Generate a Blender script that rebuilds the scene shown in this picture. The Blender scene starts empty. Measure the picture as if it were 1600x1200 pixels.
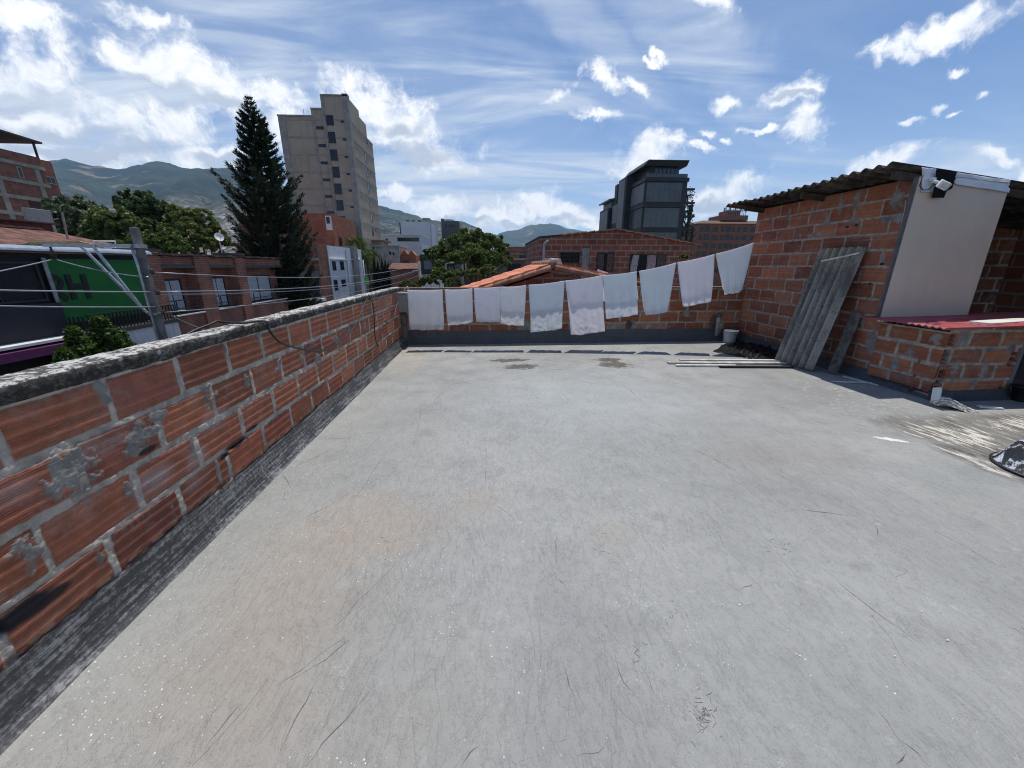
import bpy, bmesh, math, random
import numpy as np
from mathutils import Vector, Matrix, Euler
R_ = math.radians
PI = math.pi
sc = bpy.context.scene
col = sc.collection

# ------------------------------------------------------------------ camera
CAM_H = 1.6
PITCH, YAW, FPX = R_(17.14), R_(3.65), 600.0          # focal length in pixels of a 1600 px wide frame
cF = Vector((math.sin(YAW)*math.cos(PITCH), math.cos(YAW)*math.cos(PITCH), -math.sin(PITCH)))
cR = Vector((math.cos(YAW), -math.sin(YAW), 0))
cU = cR.cross(cF)
CAM = Vector((0, 0, CAM_H))
cd = bpy.data.cameras.new('camera'); cam = bpy.data.objects.new('camera', cd); col.objects.link(cam)
cd.sensor_width = 36; cd.lens = 36*FPX/1600; cd.clip_start = .05; cd.clip_end = 40000
cam.matrix_world = Matrix((( cR.x, cU.x, -cF.x, CAM.x), (cR.y, cU.y, -cF.y, CAM.y), (cR.z, cU.z, -cF.z, CAM.z), (0, 0, 0, 1)))
sc.camera = cam

def ray(px, py):
    return (cF + cR*((px-800)/FPX) - cU*((py-600)/FPX))
def at(px, py, ax, val):
    d = ray(px, py); return CAM + d*((val-CAM[ax])/d[ax])

# ------------------------------------------------------------------ node helper
class N:
    def __init__(s, tree): s.t = tree; s.n = tree.nodes; s.l = tree.links
    def new(s, typ, **kw):
        n = s.n.new(typ)
        for k, v in kw.items(): setattr(n, k, v)
        return n
    def put(s, sock, v):
        if v is None: return
        if hasattr(v, 'is_output'): s.l.new(v, sock)
        else:
            if sock.type == 'RGBA' and not isinstance(v, (int, float)) and len(v) == 3: v = (*v, 1)
            sock.default_value = v
    def math(s, op, a, b=None, c=None, clamp=False):
        n = s.new('ShaderNodeMath', operation=op, use_clamp=clamp)
        s.put(n.inputs[0], a); s.put(n.inputs[1], b); s.put(n.inputs[2], c)
        return n.outputs[0]
    def vmath(s, op, a, b=None, scale=None):
        n = s.new('ShaderNodeVectorMath', operation=op)
        s.put(n.inputs[0], a); s.put(n.inputs[1], b)
        if scale is not None: s.put(n.inputs['Scale'], scale)
        return n.outputs['Value'] if op in ('LENGTH', 'DOT_PRODUCT', 'DISTANCE') else n.outputs[0]
    def coord(s, which='Object'):
        return s.new('ShaderNodeTexCoord').outputs[which]
    def map(s, vec, loc=(0,0,0), rot=(0,0,0), scale=(1,1,1), typ='POINT'):
        n = s.new('ShaderNodeMapping', vector_type=typ)
        s.put(n.inputs[0], vec); s.put(n.inputs[1], loc); s.put(n.inputs[2], rot); s.put(n.inputs[3], scale)
        return n.outputs[0]
    def noise(s, vec, scale=5, detail=4, rough=.55, dist=0, out=0):
        n = s.new('ShaderNodeTexNoise')
        s.put(n.inputs['Vector'], vec); s.put(n.inputs['Scale'], scale); s.put(n.inputs['Detail'], detail)
        s.put(n.inputs['Roughness'], rough); s.put(n.inputs['Distortion'], dist)
        return n.outputs[out]
    def voro(s, vec, scale=5, feat='F1', rnd=1, out='Distance'):
        n = s.new('ShaderNodeTexVoronoi', feature=feat)
        s.put(n.inputs['Vector'], vec); s.put(n.inputs['Scale'], scale); s.put(n.inputs['Randomness'], rnd)
        return n.outputs[out]
    def ramp(s, f, a, b, lo=0., hi=1., smooth=True):
        n = s.new('ShaderNodeMapRange', interpolation_type='SMOOTHSTEP' if smooth else 'LINEAR')
        s.put(n.inputs[0], f); s.put(n.inputs[1], a); s.put(n.inputs[2], b); s.put(n.inputs[3], lo); s.put(n.inputs[4], hi)
        return n.outputs[0]
    def mix(s, f, a, b, mode='MIX'):
        n = s.new('ShaderNodeMix', data_type='RGBA', blend_type=mode)
        s.put(n.inputs[0], f); s.put(n.inputs[6], a); s.put(n.inputs[7], b)
        return n.outputs[2]
    def sep(s, v):
        n = s.new('ShaderNodeSeparateXYZ'); s.put(n.inputs[0], v); return n.outputs
    def comb(s, x=0, y=0, z=0):
        n = s.new('ShaderNodeCombineXYZ'); s.put(n.inputs[0], x); s.put(n.inputs[1], y); s.put(n.inputs[2], z); return n.outputs[0]
    def attr(s, name):
        return s.new('ShaderNodeAttribute', attribute_name=name).outputs['Color']
    def bump(s, h, strength=.3, dist=.01):
        n = s.new('ShaderNodeBump'); s.put(n.inputs['Height'], h); n.inputs['Strength'].default_value = strength
        n.inputs['Distance'].default_value = dist; return n.outputs[0]
    def blob(s, vec, cx, cy, rx, ry, rot=0):
        v = s.map(vec, (cx, cy, 0), (0, 0, rot), (rx, ry, 1e3), 'TEXTURE')
        return s.vmath('LENGTH', v)

def mat_new(name):
    m = bpy.data.materials.new(name); m.use_nodes = True
    n = N(m.node_tree); b = m.node_tree.nodes['Principled BSDF']
    return m, n, b
def P(b, n, color=None, rough=None, metal=None, spec=None, normal=None):
    if color is not None: n.put(b.inputs['Base Color'], color)
    if rough is not None: n.put(b.inputs['Roughness'], rough)
    if metal is not None: n.put(b.inputs['Metallic'], metal)
    if spec is not None: n.put(b.inputs['Specular IOR Level'], spec)
    if normal is not None: n.put(b.inputs['Normal'], normal)
_mc = {}
def plain(name, c, rough=.6, metal=0, var=.25, scale=6, bump=.0, spec=.4, dirt=None, ds=2.):
    """painted or raw surface with tonal variation, grime and a little relief"""
    if name in _mc: return _mc[name]
    m, n, b = mat_new(name); v = n.coord()
    f = n.noise(v, scale, 6, .6)
    lo = tuple(x*(1-var) for x in c); hi = tuple(min(1, x*(1+var)) for x in c)
    cc = n.mix(n.ramp(f, .3, .7), lo, hi)
    if dirt:
        cc = n.mix(n.ramp(n.noise(n.map(v, scale=(1, 1, .35)), ds, 7, .65), .48, .72, 0, .8), cc, dirt)
    P(b, n, cc, rough, metal, spec)
    if bump: P(b, n, normal=n.bump(n.noise(v, scale*6, 5, .6), bump, .02))
    _mc[name] = m; return m

# ------------------------------------------------------------------ sun, sky and clouds
SUN_TO = Vector((.05, .275, 1)).normalized()
elev = math.asin(SUN_TO.z); azim = math.atan2(SUN_TO.x, SUN_TO.y)
sd = bpy.data.lights.new('sun', 'SUN'); sd.energy = 3.55; sd.angle = R_(.53); sd.color = (1, .955, .89)
so = bpy.data.objects.new('sun', sd); col.objects.link(so); so.location = (0, 0, 50)
so.rotation_euler = SUN_TO.to_track_quat('Z', 'Y').to_euler()
sc.view_settings.view_transform = 'Standard'; sc.view_settings.look = 'None'
sc.view_settings.gamma = 1; sc.view_settings.exposure = .24

w = bpy.data.worlds.new('World'); sc.world = w; w.use_nodes = True
n = N(w.node_tree); w.node_tree.nodes.clear()
sky = n.new('ShaderNodeTexSky', sky_type='NISHITA', sun_disc=False)
sky.sun_elevation = elev; sky.sun_rotation = azim; sky.altitude = 1500; sky.air_density = 1.0; sky.dust_density = .6; sky.ozone_density = 1.2
D = n.coord('Generated')
warp = n.vmath('SCALE', n.vmath('SUBTRACT', n.noise(D, 9, 3, .5, out=1), (.5, .5, .5)), scale=.10)
DW = n.vmath('ADD', D, warp)
warp2 = n.vmath('SCALE', n.vmath('SUBTRACT', n.noise(D, 34, 4, .6, out=1), (.5, .5, .5)), scale=.036)
DW = n.vmath('ADD', DW, warp2)
def sky_blob(px, py, hw, hh, rot=0):
    c = ray(px, py).normalized()
    r = ray(px+hw, py).normalized() - c; u = ray(px, py-hh).normalized() - c
    a = r.normalized(); b_ = (c.cross(a)).normalized()
    if b_.dot(u) < 0: b_ = -b_
    M = Matrix((a, b_, a.cross(b_))).transposed()
    M = M @ Matrix.Rotation(R_(rot), 3, 'Z')
    v = n.map(DW, tuple(c), tuple(M.to_euler()), (r.length, u.length, .5), 'TEXTURE')
    return n.vmath('LENGTH', v)
def field(lst):
    f = None
    for b_ in lst:
        l = sky_blob(*b_)
        f = l if f is None else n.math('SMOOTH_MIN', f, l, .15)
    return n.math('SUBTRACT', 1.0, f)
cumulus = [(40,105,120,42,8),(265,105,85,42,-12),(345,140,70,36,-15),(425,150,55,30,-15),(60,185,115,52),(190,200,75,40,-20),(285,205,60,42),(110,242,170,24),(330,245,90,26),
 (610,185,95,55,-25),(655,232,90,28,-10),(560,150,45,25),(440,205,40,30),
 (700,330,55,20),(843,322,32,25),(775,335,75,22),(885,342,60,20),(935,350,40,13),
 (1012,240,52,22,12),(985,256,35,15),(1088,236,25,8),(943,124,36,18,-25),(994,134,28,18,-15),(875,149,24,12,10),(930,190,34,12),(1130,162,27,11,8),
 (1232,145,44,20,8),(1242,205,32,34,20),(1185,203,20,8),(1112,210,14,7),(1138,218,10,8),(1140,302,58,24,15),(1105,318,40,24),(1372,250,48,20,12),
 (1122,8,42,20,-15),(1495,45,120,24,20),(1400,85,55,13,15),(1365,95,22,14,-50),(1540,150,17,10,15),(1462,168,16,8,15),(1482,181,11,5),(1422,185,18,7,8),(1040,74,14,9),(1026,88,15,6),
 (1535,264,44,12),(1592,270,22,15),(1508,92,24,9,20),(20,30,110,28,-10),(205,20,55,18,-15),(620,305,40,12)]
cf = field(cumulus)
fine = n.noise(n.vmath('ADD', D, warp), 22, 9, .68)
cden = n.math('ADD', cf, n.math('MULTIPLY', n.math('SUBTRACT', fine, .5), 2.4))
cmask = n.math('MULTIPLY', n.ramp(cden, -.27, .68), .98)
# underside shade of the thick clouds: where the cloud field continues upwards
grey = field([(270,150,85,22,-15),(100,210,120,18),(130,240,170,14),(230,232,70,16),(360,250,60,12),(640,238,85,18),(20,150,90,20),(330,160,60,14),(620,205,40,16),(1240,150,40,7),(830,348,80,8),(720,345,60,8),(1110,325,50,12)])
grey_m = n.math('MULTIPLY', n.ramp(n.math('ADD', grey, n.math('MULTIPLY', n.math('SUBTRACT', n.noise(D, 18, 5, .6), .5), 1.6)), -.35, .6), .85)
ccol = n.mix(grey_m, (1.0, 1.0, 1.0), (.40, .46, .55))
ccol = n.mix(n.ramp(fine, .36, .62), n.mix(.38, ccol, (.52, .59, .72)), ccol)
# thin high cloud drawn out in bands
dz = n.math('ADD', n.math('MAXIMUM', n.sep(D)[2], 0.0), .12)
pl = n.comb(n.math('DIVIDE', n.sep(D)[0], dz), n.math('DIVIDE', n.sep(D)[1], dz), 0)
cir = n.noise(n.map(pl, rot=(0, 0, R_(38)), scale=(.55, 1.7, 1)), 1.6, 8, .58, .7)
veil = field([(330,80,620,190,-12),(700,120,420,130,-25),(120,150,420,180),(720,270,260,70),(1080,60,260,60,-30),(520,330,420,70),(1350,320,420,60),(900,30,250,60,-30)])
cir = n.math('ADD', n.math('MULTIPLY', n.ramp(cir, .35, .76), 1.0), -.02)
vm = n.math('MULTIPLY', cir, n.ramp(veil, -.5, .5, .14, 1.0))
vm = n.math('ADD', vm, n.ramp(n.sep(D)[2], .30, -.02, 0, .38), clamp=True)
vm = n.math('ADD', vm, n.math('MULTIPLY', n.ramp(veil, -.2, .9), .17), clamp=True)
bg_sky = n.new('ShaderNodeBackground'); n.put(bg_sky.inputs[0], n.mix(1.0, sky.outputs[0], (.92, 1.0, 1.12), 'MULTIPLY')); bg_sky.inputs[1].default_value = .098
bg_veil = n.new('ShaderNodeBackground'); n.put(bg_veil.inputs[0], (.80, .88, .98)); bg_veil.inputs[1].default_value = .84
bg_cum = n.new('ShaderNodeBackground'); n.put(bg_cum.inputs[0], ccol); bg_cum.inputs[1].default_value = 1.06
m1 = n.new('ShaderNodeMixShader'); n.put(m1.inputs[0], vm); n.l.new(bg_sky.outputs[0], m1.inputs[1]); n.l.new(bg_veil.outputs[0], m1.inputs[2])
m2 = n.new('ShaderNodeMixShader'); n.put(m2.inputs[0], cmask); n.l.new(m1.outputs[0], m2.inputs[1]); n.l.new(bg_cum.outputs[0], m2.inputs[2])
wo = n.new('ShaderNodeOutputWorld'); n.l.new(m2.outputs[0], wo.inputs[0])
w.cycles.sampling_method = 'MANUAL'; w.cycles.sample_map_resolution = 512
sc.cycles.max_bounces = 6; sc.cycles.diffuse_bounces = 3; sc.cycles.glossy_bounces = 3; sc.cycles.transparent_max_bounces = 12
sc.cycles.volume_bounces = 1; sc.cycles.sample_clamp_indirect = 6; sc.cycles.use_denoising = True; sc.cycles.denoising_prefilter = 'NONE'; sc.cycles.filter_width = 1.1

# ------------------------------------------------------------------ object helpers
def tag(o, label=None, cat=None, group=None, kind=None):
    if label: o['label'] = label
    if cat: o['category'] = cat
    if group: o['group'] = group
    if kind: o['kind'] = kind
    return o
def empty(name, loc, label, cat, group=None, rz=0):
    o = bpy.data.objects.new(name, None); col.objects.link(o); o.location = loc; o.rotation_euler = (0, 0, rz)
    o.empty_display_size = .2
    return tag(o, label, cat, group)
def kids(o): return [c for c in bpy.data.objects if c.parent is o]
def copy_tree(o, parent=None):
    c = o.copy(); col.objects.link(c); c.parent = parent
    for ch in kids(o): copy_tree(ch, c)
    return c
def link(name, me, mats, parent=None, smooth=False):
    o = bpy.data.objects.new(name, me); col.objects.link(o)
    for m in (mats if isinstance(mats, (list, tuple)) else [mats]): me.materials.append(m)
    if smooth: me.polygons.foreach_set('use_smooth', [True]*len(me.polygons))
    if parent is not None:
        o.parent = parent
        o.matrix_parent_inverse = Matrix.Identity(4)
    return o
class MB:
    """collects shapes in WORLD coordinates; build() shifts them into the parent's frame"""
    def __init__(s): s.v = []; s.f = []; s.mi = []
    def add(s, vs, fs, mi=0):
        k = len(s.v); s.v += [tuple(v) for v in vs]; s.f += [tuple(k+i for i in f) for f in fs]; s.mi += [mi]*len(fs); return s
    def box(s, x0, x1, y0, y1, z0, z1, mi=0):
        return s.add([(x0,y0,z0),(x1,y0,z0),(x1,y1,z0),(x0,y1,z0),(x0,y0,z1),(x1,y0,z1),(x1,y1,z1),(x0,y1,z1)],
                     [(3,2,1,0),(4,5,6,7),(0,1,5,4),(1,2,6,5),(2,3,7,6),(3,0,4,7)], mi)
    def obox(s, c, a, b, h, mi=0):
        """box with half-axis vectors a, b, h round c"""
        c, a, b, h = map(Vector, (c, a, b, h)); vs = []
        for k in (-1, 1):
            for i, j in ((-1,-1),(1,-1),(1,1),(-1,1)): vs.append(c+a*i+b*j+h*k)
        return s.add(vs, [(3,2,1,0),(4,5,6,7),(0,1,5,4),(1,2,6,5),(2,3,7,6),(3,0,4,7)], mi)
    def bar(s, p, q, w_, h_=None, mi=0, up=(0,0,1)):
        p, q = Vector(p), Vector(q); d = (q-p); L = d.length; d.normalize()
        up = Vector(up)
        if abs(d.dot(up)) > .95: up = Vector((1,0,0))
        a = d.cross(up).normalized(); b = a.cross(d); h_ = h_ or w_
        return s.obox((p+q)/2, a*w_/2, b*h_/2, d*L/2, mi)
    def tube(s, pts, rad, seg=8, mi=0, cap=True):
        pts = [Vector(p) for p in pts]; m = len(pts)
        rad = [rad]*m if isinstance(rad, (int, float)) else rad
        k = len(s.v); prev = None
        for i, p in enumerate(pts):
            t = (pts[min(i+1, m-1)] - pts[max(i-1, 0)]).normalized()
            if prev is None:
                a = t.orthogonal().normalized()
            else:
                a = (prev - t*prev.dot(t)).normalized()
            prev = a; b = t.cross(a)
            for j in range(seg):
                an = 2*PI*j/seg; s.v.append(tuple(p + (a*math.cos(an)+b*math.sin(an))*rad[i]))
        for i in range(m-1):
            for j in range(seg):
                j2 = (j+1) % seg
                s.f.append((k+i*seg+j, k+i*seg+j2, k+(i+1)*seg+j2, k+(i+1)*seg+j)); s.mi.append(mi)
        if cap:
            s.f.append(tuple(k+j for j in reversed(range(seg)))); s.f.append(tuple(k+(m-1)*seg+j for j in range(seg))); s.mi += [mi, mi]
        return s
    def lathe(s, c, prof, seg=24, mi=0, axis=None):
        c = Vector(c); k = len(s.v); M = Matrix.Identity(3) if axis is None else Vector(axis).to_track_quat('Z', 'Y').to_matrix()
        for r, z in prof:
            for j in range(seg):
                an = 2*PI*j/seg; s.v.append(tuple(c + M @ Vector((r*math.cos(an), r*math.sin(an), z))))
        for i in range(len(prof)-1):
            for j in range(seg):
                j2 = (j+1) % seg
                s.f.append((k+i*seg+j, k+i*seg+j2, k+(i+1)*seg+j2, k+(i+1)*seg+j)); s.mi.append(mi)
        return s
    def prism(s, poly, d, mi=0):
        """closed polygon (3-D points) swept by vector d"""
        m = len(poly); d = Vector(d); vs = [Vector(p) for p in poly] + [Vector(p)+d for p in poly]
        fs = [tuple(reversed(range(m))), tuple(range(m, 2*m))] + [(i, (i+1) % m, m+(i+1) % m, m+i) for i in range(m)]
        return s.add(vs, fs, mi)
    def build(s, name, mats, parent=None, smooth=False, bevel=0):
        me = bpy.data.meshes.new(name); off = Vector((0,0,0))
        vs = s.v
        if parent is not None:
            off = Vector(parent.location); pp = parent.parent
            while pp is not None: off = off + Vector(pp.location); pp = pp.parent
            vs = [(v[0]-off.x, v[1]-off.y, v[2]-off.z) for v in s.v]
        me.from_pydata(vs, [], s.f); me.polygons.foreach_set('material_index', s.mi)
        bm = bmesh.new(); bm.from_mesh(me); bmesh.ops.recalc_face_normals(bm, faces=bm.faces)
        if bevel:
            bmesh.ops.bevel(bm, geom=[e for e in bm.edges if len(e.link_faces) == 2 and e.calc_face_angle(0) > .5], offset=bevel, segments=2, affect='EDGES', profile=.5)
        bm.to_mesh(me); bm.free()
        return link(name, me, mats, parent, smooth)
def np_mesh(name, V, Q, mats, parent=None, C=None, smooth=True, attr='Col'):
    me = bpy.data.meshes.new(name); V = np.asarray(V, np.float32); Q = np.asarray(Q, np.int32)
    pp = parent
    while pp is not None: V = V - np.array(pp.location, np.float32); pp = pp.parent
    me.vertices.add(len(V)); me.vertices.foreach_set('co', V.ravel())
    me.loops.add(Q.size); me.loops.foreach_set('vertex_index', Q.ravel())
    me.polygons.add(len(Q)); k = Q.shape[1]
    me.polygons.foreach_set('loop_start', np.arange(0, Q.size, k, dtype=np.int32))
    if C is not None:
        a = me.color_attributes.new(attr, 'FLOAT_COLOR', 'POINT')
        cc = np.ones((len(V), 4), np.float32); cc[:, :3] = C; a.data.foreach_set('color', cc.ravel())
    me.update(calc_edges=True); me.validate()
    o = link(name, me, mats, parent)
    me.polygons.foreach_set('use_smooth', np.full(len(me.polygons), smooth))
    return o
def grid_quads(nu, nv):
    i = np.arange(nu*nv).reshape(nv, nu)
    return np.stack([i[:-1,:-1], i[:-1,1:], i[1:,1:], i[1:,:-1]], -1).reshape(-1, 4)

# ---- numpy noise
def h2(ix, iy, seed=0):
    x = (ix.astype(np.int64)*374761393 + iy.astype(np.int64)*668265263 + seed*974634777) & 0xffffffff
    x = ((x ^ (x >> 13))*1274126177) & 0xffffffff
    x = ((x ^ (x >> 16))*2246822519) & 0xffffffff
    return ((x ^ (x >> 15)) & 0xffffff)/float(0xffffff)
def vnoise(x, y, seed=0):
    ix = np.floor(x); iy = np.floor(y); fx = x-ix; fy = y-iy
    fx = fx*fx*(3-2*fx); fy = fy*fy*(3-2*fy)
    a = h2(ix, iy, seed); b = h2(ix+1, iy, seed); c = h2(ix, iy+1, seed); d = h2(ix+1, iy+1, seed)
    return (a*(1-fx)+b*fx)*(1-fy) + (c*(1-fx)+d*fx)*fy
def fbm(x, y, seed=0, oct=4, g=.5):
    s = 0; a = 1; t = 0
    for o in range(oct):
        s = s + a*vnoise(x*2**o, y*2**o, seed+o*17); t += a; a *= g
    return s/t
def sst(a, b, x):
    t = np.clip((x-a)/(b-a), 0, 1); return t*t*(3-2*t)
def lerp3(A, B, f): return A*(1-f[..., None]) + B*f[..., None]

# ------------------------------------------------------------------ materials
def attr_mat(name, rough=.85, fine=160, fv=.25, bump=.25, spec=.25):
    m, n, b = mat_new(name); v = n.coord(); c = n.attr('Col')
    f = n.noise(v, fine, 3, .6); f2 = n.noise(v, 11, 5, .6)
    c = n.mix(1.0, c, n.mix(f, (1-fv,)*3, (1+fv,)*3), 'MULTIPLY')
    c = n.mix(1.0, c, n.mix(n.ramp(f2, .3, .7), (.86,)*3, (1.12,)*3), 'MULTIPLY')
    P(b, n, c, rough, 0, spec, n.bump(f, bump, .004)); return m
M_masonry = attr_mat('hollow_clay_brick_masonry')
M_leaf_c = {}
def leaf_mat(name, a, b_, trans=.25):
    m, n, b = mat_new(name)
    c = n.mix(n.sep(n.attr('Col'))[0], a, b_)
    P(b, n, c, .55, 0, .3)
    t = n.new('ShaderNodeBsdfTranslucent'); n.put(t.inputs[0], n.mix(1., c, (1.3, 1.5, .6), 'MULTIPLY'))
    ms = n.new('ShaderNodeMixShader'); ms.inputs[0].default_value = trans
    n.l.new(b.outputs[0], ms.inputs[1]); n.l.new(t.outputs[0], ms.inputs[2]); n.l.new(ms.outputs[0], n.n['Material Output'].inputs[0])
    return m
def brickwall(name, c1, c2, mortar, sx=2.4, sz=None, mort=.02, rough=.85, bw=.42, rh=.225):
    """masonry for walls seen from some metres away, laid by world-aligned object coordinates"""
    if name in _mc: return _mc[name]
    m, n, b = mat_new(name); v = n.coord(); x, y, z = n.sep(v)
    uv = n.comb(n.math('ADD', x, y), z, 0)
    br = n.new('ShaderNodeTexBrick'); n.put(br.inputs['Vector'], uv); n.put(br.inputs['Color1'], c1); n.put(br.inputs['Color2'], c2); n.put(br.inputs['Mortar'], mortar)
    br.inputs['Scale'].default_value = 1; br.inputs['Mortar Size'].default_value = mort; br.inputs['Brick Width'].default_value = bw; br.inputs['Row Height'].default_value = rh
    br.inputs['Mortar Smooth'].default_value = .2; br.inputs['Bias'].default_value = -.1
    c = n.mix(1., br.outputs[0], n.mix(n.ramp(n.noise(v, 1.1, 7, .62), .3, .7), (.72, .70, .70), (1.2, 1.16, 1.1)), 'MULTIPLY')
    P(b, n, c, rough, 0, .25, n.bump(br.outputs[1], -.5, .01)); _mc[name] = m; return m

M_concrete = plain('raw_concrete', (.36, .34, .31), .85, var=.25, scale=3, bump=.3, dirt=(.16, .15, .14))
M_steel = plain('galvanised_steel', (.42, .44, .46), .38, .8, var=.2, scale=9)
M_black = plain('black_cable_sheath', (.02, .02, .022), .5, var=.3)
M_white = plain('white_paint', (.74, .74, .72), .55, var=.08, scale=4, dirt=(.5, .48, .44), ds=1.5)
M_wire = plain('wire_aluminium', (.40, .41, .42), .35, .6, var=.1)
M_glass, _n, _b = mat_new('dark_window_glass'); P(_b, _n, _n.mix(_n.noise(_n.coord(), .8, 3), (.010, .013, .020), (.03, .04, .055)), .12, 0, .35)
M_dark = plain('dark_interior', (.010, .010, .011), .7, var=.4)
M_bark = plain('tree_bark', (.10, .075, .055), .9, var=.4, scale=7, bump=.6)

# ================================================================== THE TERRACE
XL, XR, YB = -1.77, 5.57, 8.2
# ---- floor coating
def floor_material():
    m, n, b = mat_new('grey_roof_coating'); v = n.coord(); x, y, z = n.sep(v)
    big = n.noise(v, .55, 5, .55); med = n.noise(v, 2.3, 6, .6); fin = n.noise(v, 38, 4, .6)
    c = n.mix(n.ramp(big, .32, .68), (.305, .307, .288), (.375, .376, .355))
    c = n.mix(n.math('MULTIPLY', n.ramp(med, .46, .70), .5), c, (.245, .247, .242))
    c = n.mix(n.ramp(n.noise(v, 9, 8, .72), .54, .70, 0, .40), c, (.225, .226, .222))
    c = n.mix(n.math('MULTIPLY', n.ramp(n.noise(v, 15, 8, .74), .56, .68), n.ramp(n.noise(n.map(v, (3,1,0)), 1.1, 3), .42, .6, .15, .8)), c, (.43, .43, .42))
    fe_ = n.voro(n.vmath('ADD', v, n.vmath('SCALE', n.noise(v, 5, 5, .7, out=1), scale=.35)), 3.2, 'DISTANCE_TO_EDGE')
    fl_ = n.math('MULTIPLY', n.ramp(fe_, .012, .003), n.math('MULTIPLY', n.ramp(n.noise(v, 2.1, 5, .6), .54, .66), n.ramp(y, 2.6, 1.4)))
    c = n.mix(n.math('MULTIPLY', fl_, .7), c, (.55, .55, .54))
    # trowel and mop streaks, mostly along the terrace
    st = n.noise(n.map(v, rot=(0, 0, R_(-14)), scale=(2.6, 1.5, 1)), 2.4, 9, .72, .3)
    c = n.mix(n.ramp(st, .50, .76, 0, .26), c, (.23, .235, .24))
    st2 = n.noise(n.map(v, rot=(0, 0, R_(20)), scale=(3.0, 1.7, 1)), 4.2, 9, .74, .3)
    c = n.mix(n.ramp(st2, .54, .74, 0, .26), c, (.42, .425, .42))
    # rusty ochre wash on the left, and a few fainter ones
    wob = n.math('MULTIPLY', n.math('SUBTRACT', n.noise(v, 2.1, 6, .65), .5), 1.7)
    def wash(cx, cy, rx, ry, rot, colr, amt, c):
        d = n.math('ADD', n.blob(v, cx, cy, rx, ry, rot), wob)
        return n.mix(n.ramp(d, 1.15, .1, 0, amt), c, colr)
    c = wash(-1.0, 1.55, .6, 1.0, .1, (.36, .30, .24), .55, c)
    c = wash(-.75, 2.15, .55, .5, .3, (.36, .295, .235), .5, c)
    c = wash(-.1, 2.35, .3, .25, 0, (.35, .295, .24), .40, c)
    c = wash(.75, 1.95, .2, .2, 0, (.34, .28, .23), .35, c)
    c = wash(-.9, .95, .9, .5, 0, (.345, .315, .275), .5, c)
    c = wash(-1.45, 7.0, .5, 1.4, 0, (.45, .41, .33), .5, c)
    c = wash(1.2, 4.6, 1.6, 1.6, 0, (.40, .425, .42), .6, c)
    c = wash(2.6, 2.9, .8, .45, 0, (.31, .275, .255), .4, c)
    c = wash(4.3, 2.6, 1.2, .4, .2, (.27, .285, .28), .5, c)
    c = wash(.35, 1.2, .35, .8, 0, (.225, .226, .230), .4, c)
    c = wash(4.2, 4.6, .9, 1.1, 0, (.27, .265, .262), .6, c)
    # dried puddles with dark silt
    def wet(cx, cy, rx, ry, c, rot=0):
        d = n.math('ADD', n.blob(v, cx, cy, rx, ry, rot), n.math('MULTIPLY', n.math('SUBTRACT', n.noise(n.map(v, scale=(1, 1.6, 1)), 7, 8, .75), .5), 3.4))
        return n.mix(n.ramp(d, 1.0, .7, 0, .9), c, n.mix(fin, (.055, .048, .037), (.14, .125, .10)))
    for px, py, rx, ry in ((797, 563, .40, .14), (815, 573, .32, .18), (952, 562, .28, .15), (960, 570, .28, .24)):
        p = at(px, py, 2, 0); c = wet(p.x, p.y, rx, ry, c)
    # fine dark grit and pale flecks of paint
    vo = n.voro(v, 30); gate = n.noise(v, 1.3, 4, .6)
    c = n.mix(n.ramp(n.noise(n.map(v, (7,3,0), rot=(0,0,R_(15)), scale=(1.7,1,1)), 24, 7, .74), .56, .70, 0, .38), c, (.20, .20, .198))
    c = n.mix(n.math('MULTIPLY', n.ramp(n.noise(v, 75, 3, .6), .60, .70), n.ramp(med, .4, .7, .1, .6)), c, (.16, .16, .165))
    # scoured patch by the small wall: old white coat showing through dark grime
    wob2 = n.math('MULTIPLY', n.math('SUBTRACT', n.noise(n.map(v, scale=(1, .6, 1)), 2.4, 6, .65), .5), .9)
    xe = n.math('ADD', x, wob2); ye = n.math('ADD', y, n.math('MULTIPLY', wob2, .5))
    inp = n.math('MULTIPLY', n.ramp(xe, 4.02, 4.22), n.math('MULTIPLY', n.ramp(ye, 3.78, 3.55), n.ramp(ye, 1.9, 2.3)))
    strk = n.noise(n.map(v, rot=(0, 0, R_(6)), scale=(6.2, 1.15, 1)), 3.2, 8, .70, .6)
    grime = n.mix(n.ramp(strk, .36, .56), (.105, .098, .085), (.235, .225, .20))
    grime = n.mix(n.ramp(n.noise(v, 3, 4), .4, .6, 0, .6), grime, (.23, .222, .20))
    gl = n.noise(n.map(v, (.3, 0, 0), rot=(0, 0, R_(6)), scale=(5.0, 1.3, 1)), 3.4, 8, .70, .5)
    def near(cx, cy, rx, ry): return n.ramp(n.math('ADD', n.blob(v, cx, cy, rx, ry), n.math('MULTIPLY', wob, .35)), 1.15, .2)
    hot = n.math('MAXIMUM', near(4.62, 3.18, .45, .42), n.math('MAXIMUM', near(5.6, 3.42, .6, .22), n.math('MULTIPLY', near(4.18, 2.65, .16, .5), .9)))
    hot = n.math('MAXIMUM', hot, n.math('MULTIPLY', near(5.0, 2.7, .6, .5), .6))
    wv_ = n.math('ADD', n.math('ADD', n.math('MULTIPLY', strk, .5), n.math('MULTIPLY', gl, .55)), n.math('MULTIPLY', hot, .085))
    wv_ = n.math('ADD', wv_, n.math('MULTIPLY', n.math('SUBTRACT', n.noise(v, 32, 6, .7), .5), .10))
    grime = n.mix(n.ramp(wv_, .575, .645, 0, .92), grime, (.74, .69, .60))
    c = n.mix(inp, c, grime)
    # pale scuffs in front of the shed
    q = at(1330, 600, 2, 0)
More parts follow.
